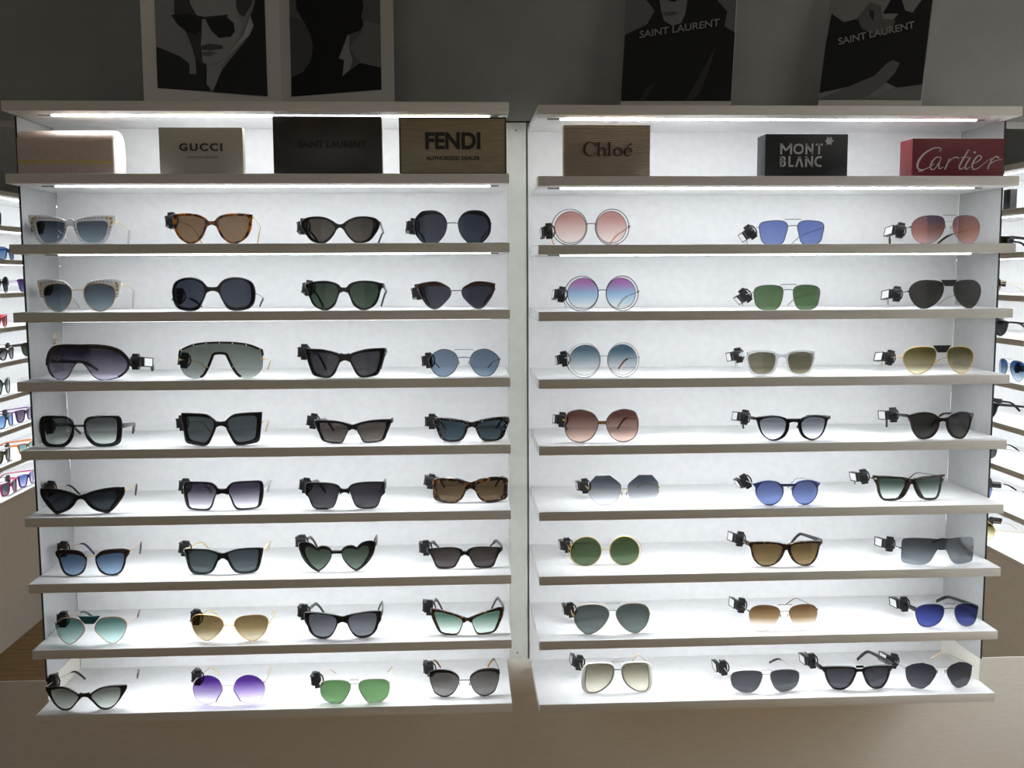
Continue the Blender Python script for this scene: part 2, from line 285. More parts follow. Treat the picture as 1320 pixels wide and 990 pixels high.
{'id': 'L28', 'row': 8, 'label': 'round violet sunglasses fading to clear with a flat cut beside the nose', 'loc': [-0.4491,0.0239,-0.8214], 'o': None, 'i': [[10.9,35.4],[16.9,49.1],[28.9,56.2],[41.9,57.1],[55.9,50.9],[66.5,37.6],[67.6,23.4],[62.3,10.0],[51.8,1.9],[40.1,0.3],[23.4,6.1,1],[10.5,29.3,1]], 'style': 'rimless', 'fm': 'silver', 'lens': [[88,52,150],[240,232,252]], 'tm': 'silver', 'tt': 'palegold', 'tk': 'wire', 'cut': 'dark', 'roll': 0.8, 'curve': 0.0019, 'hz': 40.2, 'br': ['wire',39.1]},
{'id': 'L31', 'row': 1, 'label': 'sleek black almond cat-eye sunglasses with warm grey lenses', 'loc': [-0.2161,0.022,0.0528], 'o': [[3.3,32.8],[13.2,41.7],[28.5,48.1],[46.3,49.4],[63.9,46.5],[71.9,39.4,1],[70.7,29.2],[63.3,16.3],[53.0,4.7],[37.7,0.3],[25.0,2.1],[13.8,12.4],[6.7,23.9]], 'i': [[9.1,29.0],[16.9,39.1],[29.7,44.3],[46.2,45.6],[56.3,43.1],[60.7,38.1],[58.4,24.0],[51.9,11.1],[37.8,3.9],[26.4,6.0],[16.4,14.9],[11.5,22.6]], 'style': 'ring', 'fm': 'black', 'lens': [[62,57,52],[74,68,63]], 'tm': 'black', 'tt': 'black', 'tk': 'bar', 'tw': 0.7, 'curve': 0.0019, 'hz': 37.4, 'br': ['bar',35.3,37.1,28.5,23.9]},
{'id': 'L32', 'row': 2, 'label': 'black panto sunglasses with tortoise lower rims and dark green lenses', 'loc': [-0.2117,0.022,-0.0692], 'o': [[5.3,42.9],[14.0,50.6],[31.9,54.3],[52.3,53.4],[70.5,49.4,1],[71.2,42.4],[67.2,35.9],[63.9,22.9],[56.5,8.7],[41.1,0.3],[28.3,1.0],[16.9,9.2],[10.8,23.5],[6.9,33.8]], 'i': [[11.1,35.1],[15.1,45.4],[26.7,49.7],[42.0,50.1],[57.3,47.7],[62.2,38.6],[60.7,25.6],[54.0,11.4],[41.1,3.7],[29.6,4.6],[19.6,13.0],[13.9,23.4]], 'style': 'ring', 'fm': 'black', 'lens': [[44,54,46],[62,74,62]], 'tm': 'black', 'tt': 'black', 'tk': 'bar', 'curve': 0.0019, 'hz': 45.0, 'br': ['bar',42.1,44.2,33.9,30.0]},
{'id': 'L33', 'row': 3, 'label': 'bold black cat-eye sunglasses with swept flat top and dark lenses', 'loc': [-0.2124,0.022,-0.1944], 'o': [[4.0,40.8],[14.5,47.3],[35.2,52.7],[55.7,54.3],[73.2,54.4,1],[73.5,46.0],[69.4,27.6],[63.9,12.0],[58.7,4.2],[44.4,0.7],[29.0,0.3],[20.1,6.5],[13.4,19.7],[7.7,31.6]], 'i': [[11.6,32.9],[15.6,40.7],[29.9,45.7],[50.5,47.6],[63.3,46.8],[63.6,35.7],[60.3,22.7],[56.2,12.2],[44.5,5.2],[31.6,3.6],[24.0,9.1],[17.8,19.7]], 'style': 'ring', 'fm': 'black', 'lens': [[52,52,56],[64,64,68]], 'tm': 'black', 'tt': 'black', 'tk': 'bar', 'curve': 0.0019, 'hz': 49.1, 'br': ['bar',44.8,46.9,32.2,28.6]},
{'id': 'L34', 'row': 4, 'label': 'narrow black cat-eye sunglasses with brownish grey lenses', 'loc': [-0.2024,0.035,-0.3197], 'o': [[3.4,35.1],[16.1,40.3],[37.0,43.7],[57.9,44.3],[72.8,44.1,1],[70.7,32.9],[63.9,17.1],[58.5,5.2],[46.7,1.2],[25.7,0.3],[17.9,3.2],[12.9,13.5],[6.9,25.7]], 'i': [[8.8,28.4],[14.7,34.9],[31.7,38.5],[52.6,39.1],[61.7,37.4],[60.2,25.3],[56.0,12.1],[52.0,5.5],[41.5,3.3],[23.2,3.1],[18.0,8.1],[13.0,17.6]], 'style': 'ring', 'fm': 'black', 'lens': [[76,70,66],[98,92,88]], 'tm': 'black', 'tt': 'black', 'tk': 'bar', 'curve': 0.0019, 'hz': 40.3, 'br': ['bar',36.0,37.9,26.6,23.1]},
{'id': 'L35', 'row': 5, 'label': 'mask-like black sunglasses with squared wide lenses and broad arms', 'loc': [-0.2193,0.0269,-0.4447], 'o': [[7.0,42.4],[15.5,49.0],[31.3,51.9],[52.2,52.0],[72.4,50.7,1],[74.1,41.9],[75.2,28.2],[69.3,23.2],[64.4,10.0],[59.0,2.2],[45.9,0.3],[25.0,2.6],[17.3,11.0],[11.9,27.4],[8.2,37.0]], 'i': [[10.1,39.7],[16.8,45.4],[31.2,48.4],[52.1,48.2],[70.3,47.1],[71.4,38.0],[69.9,27.3],[65.9,22.1],[60.5,8.9],[56.5,4.5],[46.0,3.0],[26.4,4.8],[19.5,12.3],[13.8,28.7]], 'style': 'ring', 'fm': 'black', 'lens': [[62,60,66],[76,74,80]], 'tm': 'smoke', 'tt': 'smoke', 'tk': 'bar', 'tw': 1.6, 'curve': 0.0019, 'hz': 41.8, 'br': ['bar',40.4,42.5,32.8,28.5]},
{'id': 'L36', 'row': 6, 'label': 'heart-shaped black sunglasses with grey-green lenses', 'loc': [-0.2382,0.0394,-0.5692], 'o': [[8.9,40.6],[11.7,47.4],[19.8,51.3],[30.3,51.6],[37.7,47.7,1],[46.3,55.4],[59.5,58.6],[70.5,56.3],[73.0,47.7],[68.2,30.2],[57.3,14.5],[45.2,4.3],[35.1,0.3,1],[21.5,11.2],[11.2,26.8]], 'i': [[10.6,33.7],[12.9,41.9],[20.9,45.2],[30.2,44.5],[37.3,42.2,1],[46.1,46.3],[54.0,48.0],[60.5,44.7],[58.9,31.0],[50.8,17.8],[42.7,8.7],[35.4,3.6,1],[24.2,12.5],[14.4,23.9]], 'style': 'ring', 'fm': 'black', 'lens': [[68,80,70],[104,118,106]], 'tm': 'black', 'tt': 'black', 'tk': 'bar', 'curve': 0.0019, 'hz': 50.5, 'br': ['bar',42.7,43.3,36.1,35.6]},
{'id': 'L37', 'row': 7, 'label': 'thick black rounded sunglasses with medallion arms and mid grey lenses', 'loc': [-0.2285,0.0231,-0.6957], 'o': [[3.1,43.7],[14.4,48.8],[35.6,51.8],[56.7,52.9],[72.5,51.2,1],[73.6,42.7],[72.6,31.7],[68.0,25.3],[63.9,13.2],[53.1,3.1],[37.2,0.3],[24.0,4.0],[15.0,15.5],[8.1,31.1]], 'i': [[11.4,36.5],[16.9,44.6],[32.9,47.9],[51.4,48.7],[61.8,46.0],[64.3,36.8],[61.4,21.8],[54.5,8.6],[39.9,4.3],[26.7,6.6],[17.6,15.4],[13.1,26.7]], 'style': 'ring', 'fm': 'black', 'lens': [[84,85,92],[108,110,116]], 'tm': 'black', 'tt': 'black', 'tk': 'bar', 'curve': 0.0019, 'hz': 44.1, 'br': ['bar',45.1,47.3,33.2,29.9]},
{'id': 'L38', 'row': 8, 'label': 'silver navigator sunglasses with bright green lenses and pale arms', 'loc': [-0.2076,0.0166,-0.8214], 'o': None, 'i': [[7.7,34.2],[11.3,42.5],[23.4,46.1],[44.6,45.8],[57.9,43.0],[65.2,35.1],[65.4,20.9],[59.9,7.5],[46.5,0.6],[30.5,0.3],[22.5,4.0],[12.2,20.0]], 'style': 'wire', 'fm': 'silver', 'lens': [[96,134,88],[106,144,98]], 'tm': 'palegold', 'tt': 'palegold', 'tk': 'wire', 'curve': 0.0019, 'hz': 35.6, 'br': ['wire',39.5], 'bar': ['wire',47.6,16.2]},
{'id': 'L41', 'row': 1, 'label': 'dark blue-grey hexagonal sunglasses with a thin wire bridge', 'loc': [-0.0106,0.022,0.0528], 'o': [[10.0,39.3],[17.4,52.1],[27.8,58.5],[40.8,59.9],[56.4,58.0],[66.8,48.6],[71.1,37.0],[69.7,18.9],[61.2,6.0],[54.6,0.3,1],[27.2,0.3,1],[17.0,11.1],[11.1,23.9]], 'i': [[11.0,38.0],[18.6,49.0],[30.3,52.1],[48.5,51.5],[61.5,45.9],[65.3,34.4],[65.3,21.5],[59.9,7.3],[53.3,1.3],[28.5,1.3],[17.7,11.6],[11.9,23.9]], 'style': 'ring', 'fm': 'slate', 'lens': [[46,49,60],[54,58,68]], 'tm': 'gunmetal', 'tt': 'black', 'tk': 'wire', 'curve': 0.0019, 'hz': 35.7, 'br': ['wire',36.8]},
{'id': 'L42', 'row': 2, 'label': 'brown-browed cat-eye sunglasses with dark lenses and thin wire bridge', 'loc': [-0.0049,0.022,-0.0692], 'o': [[9.2,33.7],[12.9,41.4],[26.1,49.1],[39.2,52.2],[57.5,50.7],[72.8,47.5,1],[70.6,33.1],[62.5,17.5],[51.9,4.6],[41.3,0.3],[30.9,3.5],[17.9,15.4],[10.7,24.6]], 'i': [[10.3,33.1],[15.5,38.8],[28.6,42.6],[44.3,43.3],[60.1,42.4],[65.3,38.4],[65.3,29.3],[58.6,16.3],[49.8,4.9],[41.3,1.3],[31.4,4.6],[19.2,15.9],[11.7,24.6]], 'style': 'ring', 'fm': 'brown', 'lens': [[50,50,60],[62,62,72]], 'tm': 'gunmetal', 'tt': 'black', 'tk': 'wire', 'curve': 0.0019, 'hz': 37.0, 'br': ['wire',35.0]},
{'id': 'L43', 'row': 3, 'label': 'round wire sunglasses with slate blue lenses and a straight top bar', 'loc': [0.0082,0.022,-0.1944], 'o': None, 'i': [[11.1,29.1],[15.6,42.2],[26.2,49.2],[40.7,51.0],[53.9,45.4],[64.0,35.9],[65.8,26.6],[60.4,13.5],[51.0,3.1],[37.7,0.3],[24.5,5.1],[15.4,15.8]], 'style': 'wire', 'fm': 'gunmetal', 'lens': [[96,110,126],[116,134,150]], 'tm': 'gunmetal', 'tt': 'gunmetal', 'tk': 'wire', 'pads': 1, 'curve': 0.0019, 'hz': 31.4, 'br': ['wire',36.3], 'bar': ['wire',50.8,36.7]},
{'id': 'L44', 'row': 4, 'label': 'black sunglasses with white-flecked brow and dark teal lenses', 'loc': [0.0211,0.0344,-0.3197], 'o': [[4.9,36.8],[16.4,41.9],[37.8,45.4],[59.3,46.5],[70.7,45.4,1],[70.9,34.6],[65.9,21.3],[60.4,8.0],[50.9,1.7],[29.4,0.3],[17.4,4.7],[10.8,15.1],[6.4,27.3]], 'i': [[11.7,28.6],[16.3,35.2],[32.4,38.8],[51.2,40.1],[61.4,38.3],[61.4,29.6],[57.8,17.6],[52.3,7.0],[40.2,4.0],[24.1,5.4],[16.1,12.3]], 'style': 'ring', 'fm': 'flecked', 'lens': [[56,68,76],[68,82,90]], 'tm': 'black', 'tt': 'black', 'tk': 'bar', 'curve': 0.0019, 'hz': 37.3, 'br': ['bar',37.9,40.1,28.2,23.9]},
{'id': 'L45', 'row': 5, 'label': 'wide oval tortoiseshell sunglasses with brown lenses and thick sides', 'loc': [0.0181,0.06,-0.4447], 'o': [[3.9,39.7],[13.5,46.4],[29.8,50.6],[51.7,51.0],[71.5,47.2,1],[72.5,28.3],[70.8,8.9],[56.9,2.9],[40.4,0.3],[26.7,2.5],[15.9,10.4],[10.0,21.6],[6.5,30.0]], 'i': [[11.1,31.3],[16.1,38.1],[29.7,42.3],[46.2,43.8],[59.9,42.2],[64.0,31.6],[62.5,16.5],[55.5,8.6],[40.4,5.3],[26.7,7.3],[17.3,14.5]], 'style': 'ring', 'fm': 'havana', 'lens': [[98,80,60],[118,98,76]], 'tm': 'havana', 'tt': 'havana', 'tk': 'bar', 'curve': 0.0019, 'hz': 39.4, 'br': ['bar',42.0,44.5,29.3,24.6]},
{'id': 'L46', 'row': 6, 'label': 'black sunglasses with rims only below flat brownish lenses', 'loc': [0.0059,0.0444,-0.5692], 'o': [[3.0,35.8],[13.4,41.6],[29.7,43.1],[54.3,41.0],[72.2,38.4,1],[71.3,31.0],[66.6,27.2],[61.0,15.1],[55.4,3.0],[43.0,0.3],[21.2,2.9],[14.5,10.9],[7.3,25.1]], 'i': [[9.2,29.2],[14.7,37.9],[29.7,41.5],[51.5,39.9],[63.9,36.7],[61.0,24.9],[56.8,12.7],[51.3,5.5],[40.3,4.1],[22.6,5.9],[16.4,13.7]], 'style': 'ring', 'fm': 'black', 'lens': [[70,64,62],[88,82,80]], 'tm': 'black', 'tt': 'black', 'tk': 'bar', 'curve': 0.0019, 'hz': 35.1, 'br': ['bar',35.3,36.9,28.0,23.9]},
{'id': 'L47', 'row': 7, 'label': 'dark tortoise cat-eye sunglasses with green fading lenses and raised corners', 'loc': [0.0095,0.0292,-0.6957], 'o': [[3.6,33.9],[19.4,41.7],[38.5,47.6],[57.6,51.6],[70.0,50.9,1],[69.4,36.3],[62.9,20.2],[56.0,6.8],[46.3,1.5],[24.5,0.3],[16.3,4.0],[11.0,15.5],[7.3,26.8]], 'i': [[9.8,28.1],[19.3,36.1],[38.4,42.0],[56.2,45.5],[62.5,43.2],[60.2,30.3],[54.6,15.4],[49.1,6.0],[35.4,3.5],[21.8,3.8],[15.0,11.1]], 'style': 'ring', 'fm': 'havana', 'lens': [[98,132,115],[222,236,226]], 'tm': 'black', 'tt': 'black', 'tk': 'bar', 'curve': 0.0019, 'hz': 46.1, 'br': ['bar',34.8,37.1,27.6,22.5]},
{'id': 'L48', 'row': 8, 'label': 'half-rim sunglasses with heavy black brows, grey lenses and mottled arm tips', 'loc': [0.0028,0.0331,-0.8214], 'o': [[9.9,34.5],[12.7,44.3],[25.1,53.5],[41.6,55.7],[58.1,54.0],[68.6,49.9,1],[67.7,33.8],[64.5,21.3],[58.3,7.2],[46.7,1.4],[37.0,0.3],[24.1,6.1],[14.7,18.6]], 'i': [[11.2,33.8],[15.4,42.7],[27.8,48.5],[44.3,49.2],[58.1,47.2],[64.1,42.8],[65.7,32.6],[62.9,21.0],[57.0,8.5],[46.1,2.9],[37.0,1.4],[25.3,7.5],[16.0,18.6]], 'style': 'ring', 'fm': 'black', 'lens': [[92,90,88],[130,128,124]], 'tm': 'black', 'tt': 'tortoise', 'tk': 'wire', 'pads': 1, 'curve': 0.0019, 'hz': 42.2, 'br': ['wire',34.8]},
{'id': 'R11', 'row': 1, 'label': 'round rose-pink sunglasses with doubled dark wire rims and pink arm tips', 'loc': [0.2455,0.022,0.0481], 'o': [[72.2,33.5],[69.5,46.0],[62.3,56.6],[51.6,63.6],[39.2,66.0],[27.0,63.5],[16.7,56.4],[9.9,45.8],[7.5,33.2],[10.0,20.7],[16.9,10.0],[27.3,2.8],[39.6,0.3],[52.0,2.9],[62.6,10.0],[69.7,20.8]], 'i': [[66.9,33.1],[64.6,44.2],[58.2,53.6],[48.7,59.8],[37.7,61.9],[26.7,59.7],[17.5,53.4],[11.5,44.0],[9.4,33.0],[11.5,21.9],[17.7,12.5],[27.0,6.2],[38.0,4.0],[49.0,6.2],[58.4,12.5],[64.7,22.0]], 'style': 'double', 'fm': 'brownwire', 'lens': [[176,130,124],[226,208,202]], 'tm': 'brownwire', 'tt': 'pink', 'tk': 'wire', 'curve': 0.0019, 'hz': 34.8, 'br': ['wire',39.4]},
{'id': 'R12', 'row': 2, 'label': 'round violet-to-blue fading sunglasses with doubled thin wire rims', 'loc': [0.2665,0.022,-0.0739], 'o': [[69.2,32.3],[66.7,44.8],[59.7,55.3],[49.5,62.4],[37.6,64.9],[25.9,62.5],[16.0,55.6],[9.5,45.2],[7.3,32.9],[9.6,20.6],[16.3,10.0],[26.2,2.9],[38.1,0.3],[50.0,2.6],[60.1,9.5],[66.9,20.0]], 'i': [[63.9,32.4],[61.6,43.5],[55.3,52.9],[46.0,59.2],[35.2,61.5],[24.5,59.4],[15.5,53.2],[9.6,43.9],[7.5,32.9],[9.7,21.9],[15.8,12.4],[24.8,6.1],[35.6,3.8],[46.4,5.8],[55.6,12.0],[61.8,21.3]], 'style': 'double', 'fm': 'gunmetal', 'lens': [[152,100,152],[132,164,190],[214,232,236]], 'tm': 'gunmetal', 'tt': 'clear', 'tk': 'wire', 'curve': 0.0019, 'hz': 35.5, 'br': ['wire',39.0]},
{'id': 'R13', 'row': 3, 'label': 'round blue-grey fading sunglasses with doubled silver wire rims and tortoise arm tips', 'loc': [0.2703,0.022,-0.1991], 'o': [[68.0,32.2],[65.5,44.9],[58.7,55.7],[48.6,63.0],[36.8,65.7],[25.2,63.4],[15.4,56.5],[9.0,46.0],[6.8,33.6],[9.1,21.0],[15.7,10.3],[25.6,3.0],[37.2,0.3],[49.0,2.4],[59.1,9.3],[65.8,19.7]], 'i': [[64.1,32.9],[61.8,44.0],[55.5,53.5],[46.1,59.9],[35.2,62.3],[24.4,60.3],[15.4,54.2],[9.4,45.0],[7.3,34.1],[9.5,23.1],[15.6,13.7],[24.7,7.3],[35.6,4.8],[46.5,6.7],[55.8,12.7],[62.0,21.9]], 'style': 'double', 'fm': 'silver', 'lens': [[66,90,106],[236,242,244]], 'tm': 'silver', 'tt': 'tortoise', 'tk': 'wire', 'curve': 0.0019, 'hz': 37.0, 'br': ['wire',41.1]},
{'id': 'R14', 'row': 4, 'label': 'oversized brown fading sunglasses with thin brown rims and a golden bridge', 'loc': [0.2694,0.035,-0.3244], 'o': [[6.6,38.1],[10.6,48.9],[20.1,58.2],[39.3,63.6],[56.0,61.1],[65.9,55.3],[71.2,38.7],[69.9,19.7],[62.1,6.4],[48.0,0.3],[34.1,0.8],[20.3,8.0],[10.7,21.8]], 'i': None, 'style': 'ring', 'fm': 'brown', 'lens': [[88,60,54],[204,176,164]], 'tm': 'gold', 'tt': 'brown', 'tk': 'wire', 'curve': 0.0019, 'hz': 41.4, 'br': ['flat',41.5,35.0,'goldbrown'], 'off': 1.6},
{'id': 'R15', 'row': 5, 'label': 'octagonal grey sunglasses fading to clear with a small gold bridge', 'loc': [0.3144,0.0452,-0.4494], 'o': None, 'i': [[6.1,37.0,1],[9.6,43.8],[28.0,58.5,1],[54.8,57.2,1],[67.1,42.6,1],[68.8,23.0,1],[61.1,11.0],[46.3,0.3,1],[28.5,1.1,1],[13.1,11.9],[6.7,25.9,1]], 'style': 'rimless', 'fm': 'gold', 'lens': [[72,77,88],[238,239,243]], 'tm': 'gold', 'tt': 'palegold', 'tk': 'wire', 'pads': 1, 'curve': 0.0019, 'hz': 31.9, 'br': ['wire',32.1]},
{'id': 'R16', 'row': 6, 'label': 'round solid green sunglasses with fine gold rims and side loops', 'loc': [0.2804,0.06,-0.5739], 'o': None, 'i': [[68.0,27.2],[65.6,38.6],[58.9,48.6],[49.0,55.6],[37.5,58.5],[26.2,56.9],[16.7,51.0],[10.4,41.8],[8.2,30.7],[10.5,19.5],[16.9,9.9],[26.5,3.1],[37.9,0.3],[49.4,1.7],[59.2,7.3],[65.8,16.2]], 'style': 'wire', 'fm': 'gold', 'lens': [[74,92,64],[94,114,84]], 'tm': 'gold', 'tt': 'gold', 'tk': 'wire', 'loop': 1, 'curve': 0.0019, 'hz': 32.6, 'br': ['wire',34.3]},
{'id': 'R17', 'row': 7, 'label': 'large grey-green aviator sunglasses with a beaded top bar and gold wire', 'loc': [0.2901,0.0271,-0.7004], 'o': None, 'i': [[6.7,39.6],[11.3,52.1],[25.1,59.1],[47.6,59.2],[64.9,54.0],[73.1,41.8],[72.4,26.3],[65.3,11.5],[52.4,1.5],[43.9,0.3],[28.3,7.6],[14.2,22.5]], 'style': 'wire', 'fm': 'bronze', 'lens': [[82,92,90],[98,106,104]], 'tm': 'gold', 'tt': 'gold', 'tk': 'wire', 'curve': 0.0019, 'hz': 34.7, 'br': ['wire',48.8], 'bar': ['dots',62.3,29.4]},
{'id': 'R18', 'row': 8, 'label': 'square beige fading sunglasses with white doubled rims and a beaded top bar', 'loc': [0.3031,0.0408,-0.8261], 'o': [[6.1,47.7],[9.4,59.0],[20.6,63.7],[52.1,62.3],[65.2,56.0],[69.8,39.5],[70.7,16.3],[65.8,3.9],[55.5,0.3],[38.2,2.6],[21.0,14.0],[10.2,28.9]], 'i': [[8.7,47.6],[12.2,56.1],[23.5,60.6],[52.1,58.9],[59.4,53.8],[62.5,34.7],[62.7,14.4],[57.0,3.6],[41.0,4.6],[23.8,15.2],[12.4,30.2]], 'style': 'ring', 'fm': 'pearl', 'lens': [[142,138,118],[232,226,208]], 'tm': 'silver', 'tt': 'palegold', 'tk': 'wire', 'rim': 'bronze', 'curve': 0.0019, 'hz': 45.2, 'br': ['wire',49.9], 'bar': ['dots',65.7,25.1]},
{'id': 'R21', 'row': 1, 'label': 'navigator sunglasses with violet-blue lenses and a straight wire top bar', 'loc': [0.6241,0.022,0.0481], 'o': None, 'i': [[61.5,34.6],[56.6,41.0],[42.7,43.5],[24.8,44.1],[12.9,40.6],[9.3,32.8],[12.4,18.5],[17.3,4.1],[26.4,0.3],[46.9,0.4],[55.9,7.1],[59.9,21.5]], 'style': 'wire', 'fm': 'gunmetal', 'lens': [[98,110,162],[112,126,174]], 'tm': 'silver', 'tt': 'silver', 'tk': 'wire', 'tagrot': -35, 'curve': 0.0019, 'hz': 32.5, 'br': ['wire',34.6], 'bar': ['wire',46.6,30.9]},
{'id': 'R22', 'row': 2, 'label': 'navigator sunglasses with bottle green lenses and a straight wire top bar', 'loc': [0.6185,0.022,-0.0739], 'o': None, 'i': [[63.1,32.1],[60.2,40.8],[47.6,45.3],[27.0,46.0],[13.8,42.5],[9.7,34.6],[11.9,17.4],[18.2,4.2],[28.6,0.3],[49.3,1.6],[58.3,8.3],[61.8,20.2]], 'style': 'wire', 'fm': 'gunmetal', 'lens': [[72,94,64],[92,114,82]], 'tm': 'silver', 'tt': 'silver', 'tk': 'wire', 'tagrot': -40, 'curve': 0.0019, 'hz': 32.9, 'br': ['wire',37.7], 'bar': ['wire',47.7,30.9]},
{'id': 'R23', 'row': 3, 'label': 'round sunglasses with a transparent colourless frame and olive lenses', 'loc': [0.6091,0.022,-0.1991], 'o': [[66.1,35.8],[60.4,45.8],[41.3,48.6],[23.0,48.1],[11.0,44.0],[6.8,36.0],[9.1,21.3],[15.5,6.5],[27.3,1.7],[42.9,0.3],[55.8,3.7],[62.4,14.4],[65.1,26.5]], 'i': [[62.3,35.9],[57.8,41.3],[43.8,44.9],[25.5,44.6],[14.9,41.4],[12.1,33.3],[14.4,18.6],[22.1,6.6],[37.8,3.9],[50.7,6.5],[58.1,15.8],[61.3,26.5]], 'style': 'ring', 'fm': 'crystal', 'lens': [[88,84,68],[118,112,94]], 'tm': 'crystal', 'tt': 'crystal', 'tk': 'bar', 'refl': 0.06, 'curve': 0.0019, 'hz': 41.2, 'br': ['bar',41.3,43.2,35.7,30.6]},
{'id': 'R24', 'row': 4, 'label': 'round black keyhole sunglasses with grey lenses fading lighter below', 'loc': [0.6349,0.021,-0.3244], 'o': [[74.8,44.4,1],[60.9,47.5],[40.3,49.7],[21.8,47.0],[11.0,41.6],[8.1,32.9],[10.5,19.3],[18.3,7.1],[34.0,0.3],[47.1,2.3],[58.9,12.1],[66.1,27.0],[69.3,37.8]], 'i': [[63.2,35.2],[59.5,41.2],[45.4,45.0],[29.7,45.1],[17.7,39.7],[15.3,30.2],[18.5,16.6],[27.6,7.1],[39.3,3.5],[49.8,6.9],[59.0,17.6]], 'style': 'ring', 'fm': 'black', 'lens': [[104,106,114],[222,222,228]], 'tm': 'black', 'tt': 'black', 'tk': 'bar', 'tw': 0.7, 'curve': 0.0019, 'hz': 43.1, 'br': ['bar',43.4,43.7,36.6,32.8]},
{'id': 'R25', 'row': 5, 'label': 'round blue metal sunglasses with periwinkle lenses and silver arms', 'loc': [0.6261,0.0199,-0.4494], 'o': [[66.2,41.1,1],[52.9,46.5],[37.3,49.0],[21.4,46.9],[11.5,40.0],[8.0,29.0],[10.7,17.1],[19.4,5.3],[33.7,0.3],[47.9,3.9],[57.7,15.5],[61.1,26.9],[61.2,34.9],[64.6,37.0]], 'i': [[10.1,24.6],[11.5,31.5],[15.2,37.7],[20.8,42.6],[27.8,45.8],[35.4,46.8],[43.0,45.6],[49.6,42.3],[54.9,37.2],[58.2,30.9],[59.2,24.0],[57.9,17.1],[54.4,11.0],[48.9,6.2],[42.1,3.2],[34.5,2.2],[26.9,3.4],[20.0,6.6],[14.6,11.5],[11.2,17.7]], 'style': 'ring', 'fm': 'bluemetal', 'lens': [[98,110,158],[112,126,172]], 'tm': 'silver', 'tt': 'silver', 'tk': 'wire', 'pads': 1, 'tagrot': -30, 'curve': 0.0019, 'hz': 41.9, 'br': ['flat',42.3,37.4,'bluemetal']},
{'id': 'R26', 'row': 6, 'label': 'dark tortoise wayfarer sunglasses with golden brown lenses and black arms', 'loc': [0.6303,0.0322,-0.5739], 'o': [[74.4,48.6,1],[51.0,50.5],[27.1,50.2],[10.8,47.4],[1.0,41.6],[2.7,31.9],[7.4,20.1],[14.0,10.6],[23.9,3.9],[38.1,0.3],[50.1,2.2],[58.6,8.1],[64.5,18.2],[67.4,30.2],[69.1,37.9],[72.7,41.1]], 'i': [[64.5,42.1],[48.3,45.0],[27.0,45.4],[12.0,42.6],[8.6,36.1],[11.6,23.5],[19.5,10.9],[31.5,3.8],[47.5,4.0],[58.2,14.3],[63.7,29.5]], 'style': 'ring', 'fm': 'havana', 'lens': [[100,82,54],[124,106,74]], 'tm': 'black', 'tt': 'black', 'tk': 'bar', 'curve': 0.0019, 'hz': 45.5, 'br': ['bar',45.3,47.0,33.8,28.5]},
{'id': 'R27', 'row': 7, 'label': 'rimless aviator sunglasses with brown lenses fading to clear', 'loc': [0.6286,0.0288,-0.7004], 'o': None, 'i': [[67.8,34.4],[62.2,44.7],[49.2,50.1],[30.5,50.6],[14.1,45.9],[8.4,36.0],[12.2,23.2],[21.5,10.4],[34.8,0.3],[50.9,1.1],[62.9,11.9],[67.1,23.0]], 'style': 'rimless', 'fm': 'bronze', 'lens': [[108,80,50],[150,124,94],[250,246,238]], 'tm': 'bronze', 'tt': 'bronze', 'tk': 'wire', 'pads': 1, 'curve': 0.0019, 'hz': 37.2, 'br': ['wire',38.7], 'bar': ['wire',52.0,27.6]},
{'id': 'R28', 'row': 8, 'label': 'silver navigator sunglasses with dark grey lenses and black arm tips', 'loc': [0.5948,0.0272,-0.8261], 'o': None, 'i': [[68.3,30.2],[64.0,40.0],[46.9,45.1],[22.6,45.7],[10.1,42.3],[8.0,33.6],[12.4,17.9],[21.7,4.9],[35.3,0.3],[51.4,2.5],[63.5,10.4],[67.6,20.2]], 'style': 'wire', 'fm': 'silver', 'lens': [[70,72,78],[88,90,94]], 'tm': 'silver', 'tt': 'black', 'tk': 'wire', 'curve': 0.0019, 'hz': 34.0, 'br': ['wire',38.4], 'bar': ['wire',46.4,22.3]},
{'id': 'R31', 'row': 1, 'label': 'aviator sunglasses with copper mirrored lenses and a beaded top bar', 'loc': [0.9228,0.022,0.0481], 'o': None, 'i': [[66.3,28.4],[64.4,40.2],[55.3,49.2],[41.0,52.9],[23.6,52.7],[11.8,48.6],[7.4,36.8],[10.8,21.1],[19.4,9.3],[31.8,1.5],[44.1,0.3],[56.2,5.8],[63.6,16.4]], 'style': 'rimless', 'fm': 'silver', 'lens': [[96,88,108],[150,110,104],[206,176,176]], 'tm': 'gunmetal', 'tt': 'black', 'tk': 'wire', 'refl': 0.22, 'pads': 1, 'tagrot': 12, 'mirror': [214,150,126], 'curve': 0.003, 'hz': 32.3, 'br': ['wire',41.5], 'bar': ['dots',53.6,23.1]},
{'id': 'R32', 'row': 2, 'label': 'black aviator sunglasses with a black leather bridge and charcoal lenses', 'loc': [0.9273,0.022,-0.0739], 'o': None, 'i': [[69.9,32.4],[65.6,44.4],[52.9,52.4],[33.4,53.6],[16.7,50.9],[10.4,44.2],[10.7,30.9],[16.8,17.6],[29.1,5.7],[43.9,0.3],[56.1,4.8],[65.9,17.6]], 'style': 'wire', 'fm': 'black', 'lens': [[58,56,52],[70,68,64]], 'tm': 'gunmetal', 'tt': 'silver', 'tk': 'wire', 'tagrot': 6, 'curve': 0.003, 'hz': 32.4, 'br': ['leather',54.3,42.3,15.2,7.3,'blackleather']},
